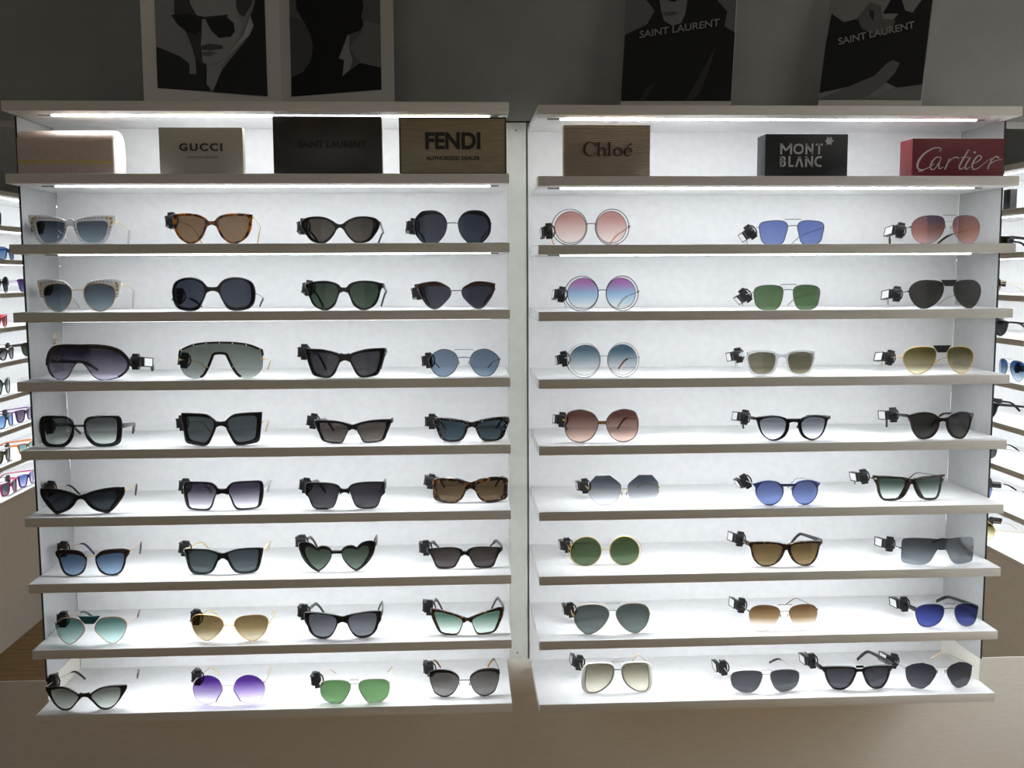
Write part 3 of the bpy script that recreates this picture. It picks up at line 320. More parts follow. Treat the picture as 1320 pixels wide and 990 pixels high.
{'id': 'R33', 'row': 3, 'label': 'gold aviator sunglasses with a black leather bridge and olive fading lenses', 'loc': [0.9189,0.022,-0.1991], 'o': None, 'i': [[69.1,30.5],[64.8,42.8],[53.1,50.3],[33.5,52.6],[18.1,50.5],[11.2,43.2],[11.9,28.4],[18.0,14.9],[31.8,4.0],[44.1,0.3],[56.5,5.0],[65.2,17.0]], 'style': 'wire', 'fm': 'gold', 'lens': [[92,82,44],[206,198,168]], 'tm': 'gold', 'tt': 'gold', 'tk': 'wire', 'tagrot': 14, 'curve': 0.003, 'hz': 32.6, 'br': ['leather',55.3,41.8,17.0,7.9,'blackleather']},
{'id': 'R34', 'row': 4, 'label': 'rounded dark burgundy sunglasses with near-black lenses', 'loc': [0.9224,0.0141,-0.3244], 'o': [[65.7,45.5,1],[50.8,51.9],[33.3,53.9],[17.6,50.4],[8.0,42.2],[6.1,29.9],[10.9,15.0],[21.2,4.0],[36.5,0.3],[46.7,3.7],[55.8,17.1],[60.0,32.0]], 'i': [[58.0,32.1],[54.3,44.5],[43.3,49.3],[28.1,50.4],[14.8,45.0],[10.4,35.4],[13.8,20.4],[22.6,8.1],[36.6,3.3],[45.6,6.4],[54.1,18.5]], 'style': 'ring', 'fm': 'burgundy', 'lens': [[54,54,50],[66,66,62]], 'tm': 'black', 'tt': 'black', 'tk': 'bar', 'tw': 0.7, 'curve': 0.0026, 'hz': 45.5, 'br': ['bar',42.7,44.1,35.4,31.5]},
{'id': 'R35', 'row': 5, 'label': 'square dark mottled sunglasses with silver corner plates and green fading lenses', 'loc': [0.8774,0.0395,-0.4494], 'o': [[72.9,49.6,1],[52.6,49.7],[29.4,48.7],[10.6,46.6],[2.0,39.5],[5.6,24.2],[14.7,8.8],[27.8,1.7],[48.5,0.3],[57.5,5.0],[62.9,17.3],[65.7,31.2],[70.9,40.7]], 'i': [[61.0,38.5],[57.4,43.4],[34.5,45.0],[18.6,43.8],[12.9,36.8],[17.8,21.4],[26.7,7.4],[35.8,5.2],[51.2,5.3],[57.0,14.8],[59.9,27.3]], 'style': 'ring', 'fm': 'darkhavana', 'lens': [[80,102,92],[228,236,230]], 'tm': 'black', 'tt': 'black', 'tk': 'wire', 'studs': 'corner', 'curve': 0.0026, 'hz': 43.4, 'br': ['bar',44.8,46.5,33.6,29.2]},
{'id': 'R36', 'row': 6, 'label': 'rimless one-piece grey mirrored shield sunglasses with straight edges', 'loc': [0.9337,0.0211,-0.5739], 'o': [[2.1,52.2],[37.7,53.8],[64.4,51.6],[71.3,46.1],[72.3,26.1],[71.3,6.4],[65.3,2.0],[45.9,0.3],[30.8,1.7],[20.7,8.5],[13.2,22.7],[8.1,31.2],[1.3,32.8]], 'i': None, 'style': 'shield', 'fm': 'gunmetal', 'lens': [[86,92,98],[122,130,136]], 'tm': 'gunmetal', 'tt': 'black', 'tk': 'wire', 'refl': 0.05, 'norim': 1, 'curve': 0.0034, 'hz': 30.7},
{'id': 'R37', 'row': 7, 'label': 'aviator sunglasses with deep blue lenses, double bridge and thick black arms', 'loc': [0.956,0.0243,-0.7004], 'o': None, 'i': [[62.5,31.6],[57.9,39.8],[45.6,45.4],[27.7,46.9],[15.6,43.7],[11.2,37.2],[12.1,24.3],[18.4,11.4],[28.7,3.4],[44.1,0.3],[55.5,5.1],[60.8,17.5]], 'style': 'wire', 'fm': 'gunmetal', 'lens': [[58,66,130],[74,88,156]], 'tm': 'black', 'tt': 'black', 'tk': 'bar', 'curve': 0.003, 'hz': 33.6, 'br': ['wire',39.1], 'bar': ['wire',48.2,20.5]},
{'id': 'R38', 'row': 8, 'label': 'geometric faceted sunglasses with dark grey lenses and silver wire, last on the bottom shelf', 'loc': [0.9446,0.0223,-0.8261], 'o': None, 'i': [[67.6,41.5,1],[55.0,49.3],[37.3,53.5,1],[18.5,47.9],[9.9,37.8,1],[12.3,27.7],[22.5,10.2,1],[36.7,0.3],[56.0,3.7,1],[63.9,15.9],[66.8,30.0]], 'style': 'rimless', 'fm': 'silver', 'lens': [[64,66,76],[84,86,92]], 'tm': 'silver', 'tt': 'palegold', 'tk': 'wire', 'pads': 1, 'curve': 0.0028, 'hz': 39.8, 'br': ['wire',45.5]},
{'id': 'R48', 'row': 8, 'label': 'flat-topped black sunglasses with a slotted bridge, third on the bottom shelf', 'loc': [0.7817,0.0292,-0.8261], 'o': [[74.1,44.6,1],[56.0,47.9],[30.4,49.4],[12.0,47.9],[5.0,40.9],[8.2,28.0],[15.0,12.8],[25.0,3.6],[37.0,0.3],[49.9,1.7],[58.9,10.8],[64.6,24.4],[66.8,33.9],[71.1,37.4]], 'i': [[61.4,34.4],[59.7,41.1],[40.2,44.2],[20.1,44.2],[10.7,41.4],[11.4,30.2],[19.2,15.0],[27.1,6.1],[39.1,3.5],[49.0,6.1],[57.1,15.3],[60.8,25.8]], 'style': 'ring', 'fm': 'black', 'lens': [[64,64,72],[80,80,86]], 'tm': 'black', 'tt': 'black', 'tk': 'bar', 'curve': 0.0024, 'hz': 42.9, 'br': ['bar',43.0,43.0,37.8,35.4], 'bar': ['flat',50.2,46.1,11.8]}]
POSTERS = {'p1': {'o': [-0.5776,0.09,0.3037], 'e': [0.86,0.5103,0.0], 'u': [0.0,0.0,1.0], 'art': [[0.24,[[0.0258,0.254],[0.2353,0.2857],[0.2367,0.0422],[0.0252,0.039]]],[0.03,[[0.0254,0.1141],[0.0448,0.1087],[0.068,0.1016],[0.0853,0.0898],[0.0855,0.0704],[0.0986,0.0717],[0.0976,0.0989],[0.1175,0.0932],[0.1237,0.0415],[0.0252,0.039]]],[0.3,[[0.07,0.2512],[0.0612,0.1776],[0.0758,0.1506],[0.0906,0.1253],[0.0979,0.1067],[0.1054,0.0939],[0.1256,0.0921],[0.1442,0.0979],[0.1633,0.1158],[0.1808,0.1395],[0.1902,0.1704],[0.1827,0.1952],[0.1821,0.2678]]],[0.05,[[0.0632,0.2521],[0.0612,0.1776],[0.0683,0.1593],[0.0797,0.1492],[0.0906,0.1253],[0.0976,0.0989],[0.1113,0.0906],[0.1086,0.1254],[0.1117,0.155],[0.1046,0.1774],[0.0906,0.2006],[0.0917,0.2563]]],[0.06,[[0.1801,0.2695],[0.219,0.2753],[0.2107,0.2147],[0.1951,0.1889],[0.1848,0.1935],[0.1799,0.2047]]],[0.018,[[0.0552,0.1749],[0.0928,0.1816],[0.1126,0.1784],[0.1107,0.1549],[0.0993,0.1438],[0.0797,0.1492],[0.0663,0.1591]]],[0.018,[[0.1186,0.1772],[0.1596,0.1843],[0.1737,0.1743],[0.1752,0.1587],[0.1665,0.1478],[0.1437,0.1431],[0.1299,0.1552],[0.1223,0.1679]]],[0.03,[[0.0927,0.1797],[0.1187,0.1791],[0.1618,0.1886],[0.1616,0.1826],[0.1185,0.1743],[0.1005,0.1749]]],[0.08,[[0.1023,0.1169],[0.1086,0.1245],[0.1249,0.1302],[0.1494,0.13],[0.1513,0.1239],[0.1265,0.1186]]],[0.13,[[0.1081,0.1127],[0.1264,0.1161],[0.1386,0.1151],[0.1261,0.1078],[0.112,0.1073]]],[0.42,[[0.2057,0.1922],[0.2125,0.1751],[0.2045,0.1562],[0.1633,0.1138],[0.1482,0.0954],[0.1377,0.0904],[0.1547,0.105],[0.1918,0.1547],[0.201,0.1777]]],[0.02,[[0.2169,0.275],[0.2361,0.2779],[0.2367,0.0422],[0.1247,0.0406],[0.1478,0.0845],[0.1651,0.1061],[0.2033,0.1531],[0.2131,0.1732],[0.2078,0.1925],[0.217,0.2155]]],[0.3,[[0.1184,0.0894],[0.144,0.094],[0.1479,0.0864],[0.1278,0.0418],[0.116,0.0538]]]], 'w': 0.2665}, 'p2': {'o': [-0.3484,0.226,0.3037], 'e': [0.92205,-0.38708,0.0], 'u': [0.0,0.0,1.0], 'art': [[0.14,[[0.0239,0.288],[0.2221,0.2682],[0.2215,0.044],[0.0232,0.0428]]],[0.1,[[0.0234,0.198],[0.0493,0.1877],[0.0675,0.1642],[0.0738,0.1376],[0.0695,0.1118],[0.0486,0.089],[0.0244,0.0825]]],[0.2,[[0.1881,0.1741],[0.2218,0.1654],[0.2212,0.0851],[0.1773,0.0971],[0.1551,0.1274],[0.1832,0.1548]]],[0.022,[[0.0333,0.2831],[0.179,0.2686],[0.1865,0.1997],[0.1816,0.1844],[0.1857,0.1684],[0.1787,0.1572],[0.1511,0.1515],[0.1438,0.1382],[0.1316,0.1113],[0.143,0.1065],[0.1376,0.0749],[0.1773,0.0971],[0.2212,0.0851],[0.2215,0.044],[0.0232,0.0428],[0.0239,0.0795],[0.051,0.0888],[0.0707,0.1117],[0.075,0.1375],[0.0697,0.158],[0.054,0.1873],[0.0404,0.2085]]],[0.33,[[0.151,0.1495],[0.1545,0.1512],[0.1549,0.1215],[0.1614,0.1031],[0.1552,0.0857],[0.1387,0.0748],[0.143,0.1045],[0.1315,0.1093],[0.1437,0.1322]]]], 'w': 0.248}, 'p3': {'o': [0.3153,0.13,0.299], 'e': [0.88395,-0.46758,0.0], 'u': [0.10518,0.19885,0.97437], 'art': [[0.18,[[-0.0095,0.2676],[0.2097,0.2397],[0.2136,0.0127],[-0.0016,0.0291]]],[0.028,[[0.0223,0.2613],[0.0335,0.2298],[0.0524,0.2061],[0.0396,0.1798],[-0.0041,0.163],[-0.0016,0.0291],[0.2136,0.0127],[0.2119,0.1444],[0.1915,0.159],[0.1944,0.1876],[0.1736,0.2129],[0.149,0.2453]]],[0.24,[[0.0548,0.2551],[0.1161,0.2473],[0.1161,0.2198],[0.114,0.1927],[0.1071,0.1745],[0.0908,0.171],[0.0732,0.1825],[0.0652,0.2046]]],[0.02,[[0.0773,0.2373],[0.1026,0.2342],[0.0973,0.2221],[0.0913,0.219],[0.0828,0.2207],[0.076,0.2268]]],[0.12,[[0.0697,0.1998],[0.0885,0.2002],[0.0993,0.1954],[0.0892,0.1913],[0.0745,0.1929]]],[0.06,[[0.178,0.1232],[0.1708,0.0847],[0.1545,0.0326],[0.1414,0.0182],[0.1271,0.0193],[0.1431,0.05],[0.1658,0.0975]]],[0.05,[[0.0702,0.0603],[0.0587,0.0466],[0.0478,0.0254],[0.035,0.0263],[0.0499,0.0515]]]], 'corners': [[-0.0022,0.028],[0.2133,0.0115],[0.2112,0.2084],[-0.0003,0.2338]], 'text': [[0.0264,0.1582],[0.182,0.1662]]}, 'p4': {'o': [0.7034,0.13,0.299], 'e': [0.84895,-0.52848,0.0], 'u': [0.12785,0.20538,0.9703], 'art': [[0.24,[[0.0059,0.2709],[0.1977,0.2428],[0.1876,0.0161],[-0.0019,0.0328]]],[0.025,[[0.0097,0.2088],[0.0345,0.1881],[0.0681,0.1925],[0.1061,0.1534],[0.1414,0.2],[0.161,0.191],[0.1882,0.2337],[0.1957,0.2326],[0.1875,0.046],[0.1426,0.0441],[0.1004,0.0713],[0.0546,0.0545],[-0.001,0.0468],[0.0034,0.1461]]],[0.02,[[0.1256,0.2341],[0.1353,0.2327],[0.1496,0.1904],[0.107,0.196]]],[0.13,[[0.0601,0.1935],[0.0816,0.223],[0.102,0.2117],[0.1078,0.1852],[0.1313,0.1801],[0.1252,0.1575],[0.0945,0.1527],[0.0697,0.1707]]],[0.04,[[0.0807,0.2081],[0.0909,0.2024],[0.0904,0.1831],[0.0838,0.1926]]],[0.15,[[-0.0016,0.0339],[0.0546,0.0545],[0.1004,0.0713],[0.1219,0.0944],[0.133,0.0995],[0.145,0.0919],[0.1369,0.0718],[0.1138,0.0468],[0.0841,0.0284],[0.0566,0.0287]]],[0.2,[[0.0842,0.0273],[0.1426,0.0441],[0.1876,0.0439],[0.1872,0.0162]]]], 'corners': [[-0.0016,0.0294],[0.1888,0.0128],[0.1934,0.2119],[0.0074,0.2376]], 'text': [[0.0278,0.1469],[0.1664,0.1646]]}}

# ------------------------------------------------------------------ the two wall units
XL0, XL1, XR0, XR1 = -0.7992, 0.0931, 0.1458, 1.0415
DEPTH, PF, TH = 0.2322, 0.0643, 0.0172
LEVELS = [0.3032, 0.1767, 0.0528, -0.0692, -0.1944, -0.3197, -0.4447, -0.5692, -0.6957, -0.8214]
RZ = -0.0047
ZLOW = -0.7815
FLOOR = -1.36
CAMX_DARKGAP = None

def display_unit(root, x0, x1, levels, inset0, inset1, power, back_to=None, left_panel=True, right_panel=True, back_from=None):
    zb, zt = levels[-1]-0.002, levels[0]-0.004
    boxobj('back_panel', back_from if back_from is not None else x0, back_to if back_to is not None else x1, DEPTH, DEPTH+0.018, zb, zt, WHITE, root)
    for flag, xa, xb in ((left_panel, x0-0.0045, x0-0.0008), (right_panel, x1+0.0008, x1+0.0045)):
        if not flag: continue
        b = newbm(); box(b, xa, xb, PF, DEPTH, ZLOW, levels[0]-TH-0.0005)
        boxp = build('side_panel', b, [PANEL, SHADOWGAP], root)
        for p in boxp.data.polygons:
            if p.normal.y < -0.5: p.material_index = 1
    for k, z in enumerate(levels):
        b = newbm(); fs = box(b, x0, x1, 0.0, DEPTH-0.0005, z-TH, z, 0.0006)
        sh = build('shelf', b, [WHITE, EDGE], root)
        for p in sh.data.polygons:
            if p.normal.y < -0.8: p.material_index = 1
        if k == len(levels)-1: continue
        zs = z-TH
        st = boxobj('led_strip', x0+inset0, x1-inset1, 0.0475, 0.0545, zs-0.0022, zs+0.0002, LEDM, sh)
        for xa, xb in ((x0+inset0-0.024, x0+inset0-0.001), (x1-inset1+0.001, x1-inset1+0.016)):
            boxobj('led_end_cap', xa, xb, 0.0475, 0.0545, zs-0.0022, zs+0.0002, CAPM, sh)
        L = bpy.data.lights.new('led_strip_light', 'AREA'); L.shape = 'RECTANGLE'
        L.size = (x1-inset1)-(x0+inset0); L.size_y = 0.006
        L.energy = LED*power[k]*L.size/0.8; L.color = LED_COLOR
        lo = bpy.data.objects.new('led_strip_light', L); COL.objects.link(lo)
        lo.parent = sh; lo.location = ((x0+inset0+x1-inset1)/2, 0.051, zs-0.0032)
        lo.rotation_euler = (math.radians(12), 0, 0)

POWER = [1.00, 0.88, 0.86, 0.81, 0.86, 0.93, 1.02, 1.10, 1.04]
ul = empty('display_shelf_unit', (0, 0, 0))
tag(ul, 'long white lit shelf unit left of the centre strip, with the beige case on top', 'display shelves', 'main wall shelf units')
display_unit(ul, XL0, XL1, LEVELS, 0.068, 0.034, POWER, back_to=0.1005, right_panel=False)
boxobj('centre_strip', 0.1007, 0.1385, DEPTH-0.0006, DEPTH+0.018, LEVELS[-1]-0.002, LEVELS[0]-0.004, STRIP, ul)
for sx, sz in ((0.1183, 0.2842), (0.1165, -0.8095)):
    b = newbm(); bmesh.ops.create_cone(b, cap_ends=True, segments=20, radius1=0.0022, radius2=0.0016, depth=0.0016, matrix=Matrix.Translation((sx, DEPTH-0.0006, sz)) @ Matrix.Rotation(math.radians(90), 4, 'X'))
    build('screw', b, SCREW, ul)
    b = newbm(); tube(b, [(sx+0.0055*math.cos(a*math.pi/12), DEPTH-0.0002, sz+0.0055*math.sin(a*math.pi/12)) for a in range(24)], 0.0005, 5, True)
    build('screw_cover_ring', b, WHITE, ul)
ur = empty('display_shelf_unit', (0, 0, 0))
tag(ur, 'long white lit shelf unit right of the centre strip, holding the black and red signs', 'display shelves', 'main wall shelf units')
display_unit(ur, XR0, XR1, [z+RZ for z in LEVELS], 0.045, 0.062, [q*0.97 for q in POWER], back_from=0.1425, left_panel=False)

for sz in (-0.3275, -0.4545):                                        # small dark slots in the right back panel
    boxobj('panel_slot', 0.1763, 0.1826, DEPTH-0.0006, DEPTH+0.001, sz-0.0007, sz+0.0007, SHADOWGAP, ur)

# units on the two side walls, seen past the ends of the main wall
XSL, XSR = -1.66, 1.58
pl = empty('display_shelf_unit', (XSL, 0.9, 0), (0, 0, math.radians(90)))
tag(pl, 'white lit shelves on the left side wall, seen at the left picture edge', 'display shelves', 'side wall shelf units')
display_unit(pl, 0.0, 2.4, LEVELS, 0.03, 0.03, [p*0.85 for p in POWER])
pr = empty('display_shelf_unit', (XSR, 2.9, 0), (0, 0, math.radians(-90)))
tag(pr, 'white lit shelves on the right side wall, seen at the right picture edge', 'display shelves', 'side wall shelf units')
display_unit(pr, 0.0, 3.9, [z+RZ for z in LEVELS], 0.03, 0.03, [p*1.0 for p in POWER])

# ------------------------------------------------------------------ room shell
def struct(name, *a):
    o = boxobj(name, *a); o['kind'] = 'structure'; return o
struct('wall_back', -2.2, 2.2, DEPTH+0.0005, DEPTH+0.10, LEVELS[0]-0.0005, 1.5, GREYWALL)          # bulkhead above the units
struct('wall_back_core', XL0-0.004, XR1+0.004, DEPTH+0.0185, DEPTH+0.10, LEVELS[-1]-0.002, LEVELS[0]-0.001, TAUPE)
struct('wall_back_base', XL0-0.0045, XR1+0.0045, DEPTH+0.0004, DEPTH+0.10, FLOOR, LEVELS[-1]-0.0025, TAUPE)
struct('trim_1', -2.6, XL0-0.0046, DEPTH+0.0004, DEPTH+0.004, FLOOR, -0.8465, TAUPE)                # low base running on past the units
struct('trim_2', XR1+0.0046, 1.57, DEPTH+0.0004, DEPTH+0.004, FLOOR, -0.8465, TAUPE)
struct('trim_5', XL0-0.0045, XL0-0.0009, PF+0.001, DEPTH-0.0005, LEVELS[-1]-0.03, ZLOW-0.0008, TAUPE)       # returns closing the gap under the end panels
struct('trim_6', XR1+0.0009, XR1+0.0045, PF+0.001, DEPTH-0.0005, LEVELS[-1]-0.03, ZLOW-0.0008, TAUPE)
struct('wall_left', XSL-DEPTH-0.12, XSL-DEPTH-0.02, 0.2, 4.2, FLOOR, 1.5, GREYWALL)
struct('wall_right', XSR+DEPTH+0.02, XSR+DEPTH+0.12, -1.2, 4.2, FLOOR, 1.5, GREYWALL)
struct('wall_rear', -2.2, 2.2, 4.2, 4.3, FLOOR, 1.5, GREYWALL)
struct('trim_3', XSL-DEPTH-0.02, XSL-0.004, 0.9, 3.3, FLOOR, LEVELS[-1]-TH-0.001, TAUPE)              # plinth under the left side unit
struct('trim_4', XSR+0.004, XSR+DEPTH+0.02, -1.0, 2.9, FLOOR, LEVELS[-1]+RZ-TH-0.001, TAUPE)
struct('floor', -3.0, 3.0, -3.5, 4.3, FLOOR-0.05, FLOOR-0.0005, WOOD)

# ------------------------------------------------------------------ brand signs on the top shelf
def ribbon(bm, pts, widths, y=0.0, depth=0.0012, smooth=6):
    """flat stroke of varying width in the xz plane, extruded towards -y"""
    P = spline([list(p) for p in pts], closed=False, seg=smooth) if len(pts) > 2 else [list(p) for p in pts]
    n = len(P); W = []
    for i in range(n):
        t = i/(n-1)*(len(widths)-1); k = min(int(t), len(widths)-2) if len(widths) > 1 else 0
        W.append(widths[0] if len(widths) == 1 else widths[k]+(widths[k+1]-widths[k])*(t-k))
    ring = []
    for i in range(n):
        a = P[max(0, i-1)]; b = P[min(n-1, i+1)]
        dx, dz = b[0]-a[0], b[1]-a[1]; l = math.hypot(dx, dz) or 1
        nx, nz = -dz/l*W[i]/2, dx/l*W[i]/2
        x, z = P[i]
        ring.append([bm.verts.new(q) for q in ((x+nx, y, z+nz), (x+nx, y-depth, z+nz), (x-nx, y-depth, z-nz), (x-nx, y, z-nz))])
    for i in range(n-1):
        for j in range(4):
            bm.faces.new((ring[i][j], ring[i][(j+1) % 4], ring[i+1][(j+1) % 4], ring[i+1][j]))
    bm.faces.new(ring[0]); bm.faces.new(list(reversed(ring[-1])))
SIGNGRP = 'brand sign blocks on the top shelf'
def sign(name, label, x0, x1, zb, h, depth, m, y=0.03, bevel=0.0006):
    r = empty(name, ((x0+x1)/2, y, zb))
    tag(r, label, 'sign', SIGNGRP)
    w = (x1-x0)/2
    boxobj('block', -w, w, 0, depth, 0.0003, h, m, r, bevel)
    return r, w
FRONT = (math.radians(90), 0, 0)
T1, T1R = LEVELS[1], LEVELS[1]+RZ
INK = mat('sign_ink_black', (12, 11, 10), 0.5)
INKB = mat('sign_ink_brown', (52, 36, 22), 0.45)
GREYLET = mat('sign_letter_grey', (190, 188, 186), 0.4)
SILVLET = mat('sign_letter_silver', (206, 200, 194), 0.3, 0.3)

r, w = sign('brand_sign', 'grey-beige sign block with small spaced black capitals, second from the left', -0.5374, -0.3882, T1, 0.0848, 0.02, mat('grey_beige_board', (186, 178, 160), 0.5))
fontmesh('lettering', 'GUCCI', 0.0185, INK, r, (0.0, -0.0006, 0.0490), FRONT, bold=0.0004, spacing=1.28, width=0.0765)
fontmesh('small_lettering', 'OFFICIAL DEALER', 0.0062, mat('sign_ink_grey', (110, 104, 92), 0.5), r, (0.002, -0.0004, 0.0315), FRONT, extrude=0.0002, width=0.056)
r, w = sign('brand_sign', 'wide glossy near-black sign block with black capitals', -0.3337, -0.1374, T1, 0.1052, 0.018, noisy('smoked_black_acrylic', (50, 42, 36), (66, 60, 52), 9, 0.35, detail=1))
fontmesh('lettering', 'SAINT LAURENT', 0.0165, INK, r, (0.008, -0.0006, 0.0545), FRONT, bold=0.0004, width=0.124)
r, w = sign('brand_sign', 'bronze sign block with large bold black capitals, rightmost on the left unit', -0.1061, 0.0896, T1, 0.1037, 0.018, noisy('brushed_bronze_board', (150, 136, 106), (164, 148, 116), 20, 0.35, stretch=(1, 1, 14)))
fontmesh('lettering', 'FENDI', 0.0405, INK, r, (0.0, -0.0006, 0.0600), FRONT, bold=0.0014, width=0.1005)
fontmesh('small_lettering', 'AUTHORIZED DEALER', 0.0092, INK, r, (0.0, -0.0004, 0.0300), FRONT, bold=0.0003, extrude=0.0002, width=0.0985)
bb = newbm()
for q in ((-w, -w+0.0022, 0.0003, 0.1037), (w-0.0022, w, 0.0003, 0.1037), (-w, w, 0.0003, 0.0035), (-w, w, 0.1015, 0.1037)):
    box(bb, q[0], q[1], -0.0012, 0.0002, q[2], q[3])
build('edge_frame', bb, INK, r)

r = empty('brand_sign', ((0.1955+0.3556)/2, 0.03, T1R)); w = 0.08
tag(r, 'brown ribbed sign block with dark serif letters, leftmost on the right unit', 'sign', SIGNGRP)
bb = newbm(); n = 26; h = 0.0962
box(bb, -w, w, 0.0025, 0.03, 0.0003, h)
for i in range(n):
    z = 0.0003+(h-0.0003)*(i+0.5)/n
    tube(bb, [(-w+0.0008, 0.0022, z), (w-0.0008, 0.0022, z)], 0.0016, 8)
build('ribbed_block', bb, noisy('ribbed_taupe_board', (176, 158, 138), (186, 168, 148), 12, 0.5), r)
k = 0.1601/111.0/10.15*1.012
def cz(x, y): return ((x-632)*k, (798-y)*k)
bb = newbm()
for pts, wd in (([(482, 402), (462, 366), (408, 350), (358, 378), (336, 437), (352, 492), (402, 524), (452, 514), (482, 486)], [10, 6, 8, 26, 34, 26, 10, 6, 7]),
                ([(482, 352), (482, 404)], [5]),
                ([(522, 356), (522, 522)], [24]), ([(502, 358), (540, 358)], [7]), ([(500, 522), (548, 522)], [7]),
                ([(534, 452), (562, 424), (592, 430), (602, 462), (602, 522)], [7, 12, 20, 24, 24]), ([(582, 522), (626, 522)], [7]),
                ([(660, 356), (660, 522)], [24]), ([(640, 358), (672, 358)], [7]), ([(638, 522), (684, 522)], [7]),
                ([(770, 424), (734, 440), (722, 474), (736, 510), (770, 524), (806, 508), (818, 474), (806, 440), (772, 424)], [8, 18, 26, 18, 8, 18, 26, 18, 8]),
                ([(856, 474), (946, 472), (936, 440), (902, 424), (868, 440), (854, 476), (868, 510), (906, 524), (946, 500)], [7, 8, 16, 8, 20, 26, 20, 9, 6]),
                ([(890, 402), (948, 368)], [8, 20])):
    ribbon(bb, [cz(*p) for p in pts], [q*k for q in wd], y=0.0008, depth=0.0022)
build('lettering', bb, INKB, r)

r, w = sign('brand_sign', 'black sign box with bold grey capitals in two lines and a small star emblem', 0.5708, 0.7269, T1R, 0.0795, 0.052, mat('black_box_board', (26, 26, 28), 0.45))
k = 0.1561/973.0*1.0
def mz(x, y): return ((x-673)*k, (660-y)*k)
bb = newbm(); s_ = 22*k
for pts in ([(372, 395), (372, 272)], [(376, 284), (430, 352)], [(430, 352), (484, 284)], [(488, 395), (488, 272)],
            [(575, 284), (538, 298), (526, 334), (538, 370), (575, 384), (612, 370), (624, 334), (612, 298), (574, 284)],
            [(668, 395), (668, 272)], [(668, 284), (738, 384)], [(738, 395), (738, 272)], [(778, 284), (860, 284)], [(818, 395), (818, 272)],
            [(372, 540), (372, 416)], [(366, 427), (394, 427)], [(392, 427), (410, 434), (414, 450), (408, 466), (392, 473)], [(366, 474), (396, 474)], [(394, 474), (414, 482), (420, 502), (414, 521), (394, 529)], [(366, 529), (396, 529)],
            [(472, 540), (472, 416)], [(472, 528), (522, 528)], [(550, 540), (588, 420)], [(588, 420), (626, 540)],
            [(668, 540), (668, 416)], [(668, 428), (738, 528)], [(738, 540), (738, 416)],
            [(852, 430), (812, 428), (784, 450), (778, 478), (786, 508), (814, 528), (852, 526)]):
    ribbon(bb, [mz(*q) for q in pts], [s_], y=0.0, depth=0.0012)
build('lettering', bb, GREYLET, r)
bb = newbm(); N = 72
for y in (0.0,):
    f = [bb.verts.new((0.0420+math.cos(a*2*math.pi/N)*(0.0068+0.0012*math.cos(6*a*2*math.pi/N)), -0.0005, 0.0668+math.sin(a*2*math.pi/N)*(0.0068+0.0012*math.cos(6*a*2*math.pi/N)))) for a in range(N)]
    fc = bb.faces.new(f); g = bmesh.ops.extrude_face_region(bb, geom=[fc])
    bmesh.ops.translate(bb, verts=[v for v in g['geom'] if isinstance(v, bmesh.types.BMVert)], vec=(0, -0.0006, 0))
build('star_emblem', bb, GREYLET, r)

r, w = sign('brand_sign', 'dark red sign box with a flowing silver script name', 0.8501, 1.0260, T1R, 0.0718, 0.055, noisy('red_box_board', (104, 20, 28), (112, 24, 32), 30, 0.5))
k = 0.1759/116.5/6.6*1.0
def cr(x, y): return ((x-495)*k, (752-y)*k)
bb = newbm()
for pts, wd in (([(335, 545), (348, 524), (322, 512), (272, 522), (208, 562), (168, 612), (155, 655), (166, 684), (202, 690), (250, 672), (296, 642)], [5, 7, 7, 9, 14, 18, 16, 11, 8, 6, 5]),
                ([(165, 702), (204, 698)], [9]),
                ([(350, 592), (312, 590), (276, 628), (264, 668), (280, 690), (310, 672), (345, 604)], [7, 8, 12, 12, 9, 7, 6]), ([(350, 592), (334, 650), (340, 682), (372, 668)], [11, 11, 8, 5]),
                ([(386, 688), (424, 598)], [10]), ([(408, 640), (438, 606), (470, 590), (500, 596)], [5, 6, 9, 11]),
                ([(580, 528), (540, 598), (508, 660), (516, 686), (550, 668)], [8, 12, 12, 9, 5]), ([(518, 592), (582, 588)], [6]),
                ([(596, 590), (560, 654), (562, 686), (596, 668)], [11, 11, 9, 5]), ([(622, 551), (640, 549)], [14]),
                ([(618, 642), (662, 622), (690, 594), (672, 575), (640, 600), (614, 650), (626, 686), (660, 680), (704, 648), (742, 616), (776, 600)], [5, 7, 9, 8, 12, 13, 10, 7, 5, 4, 4]),
                ([(744, 684), (782, 596)], [11]), ([(768, 632), (792, 596), (816, 584), (838, 594)], [5, 7, 10, 11]), ([(770, 640), (812, 616), (866, 606)], [8, 6, 4])):
    ribbon(bb, [cr(*p) for p in pts], [q*k for q in wd], y=0.0004, depth=0.0014)
build('script_lettering', bb, SILVLET, r)

# beige rounded case at the left end
r = empty('presentation_case', ((-0.7879-0.6204)/2, 0.03, T1))
tag(r, 'beige rounded presentation case with a thin gold band, leftmost on the top shelf', 'case')
prof = [(0, 0.0003), (0, 0.052), (0.0015, 0.064), (0.008, 0.074), (0.02, 0.0805), (0.036, 0.0822), (0.052, 0.0795), (0.064, 0.071), (0.070, 0.056), (0.071, 0.03), (0.069, 0.0003)]
pp = spline([[a, b_, 1] if i in (0, 10) else [a, b_] for i, (a, b_) in enumerate(prof)], closed=False, seg=4)
hw = (0.7879-0.6204)/2
bb = newbm(); va = [bb.verts.new((-hw, p[0], p[1])) for p in pp]; vb = [bb.verts.new((hw, p[0], p[1])) for p in pp]
for i in range(len(pp)): bb.faces.new((va[i], vb[i], vb[(i+1) % len(pp)], va[(i+1) % len(pp)]))
bb.faces.new(va); bb.faces.new(vb)
build('case_body', bb, noisy('beige_leatherette', (196, 176, 160), (204, 184, 168), 140, 0.45, bump=0.1), r, angle=50)
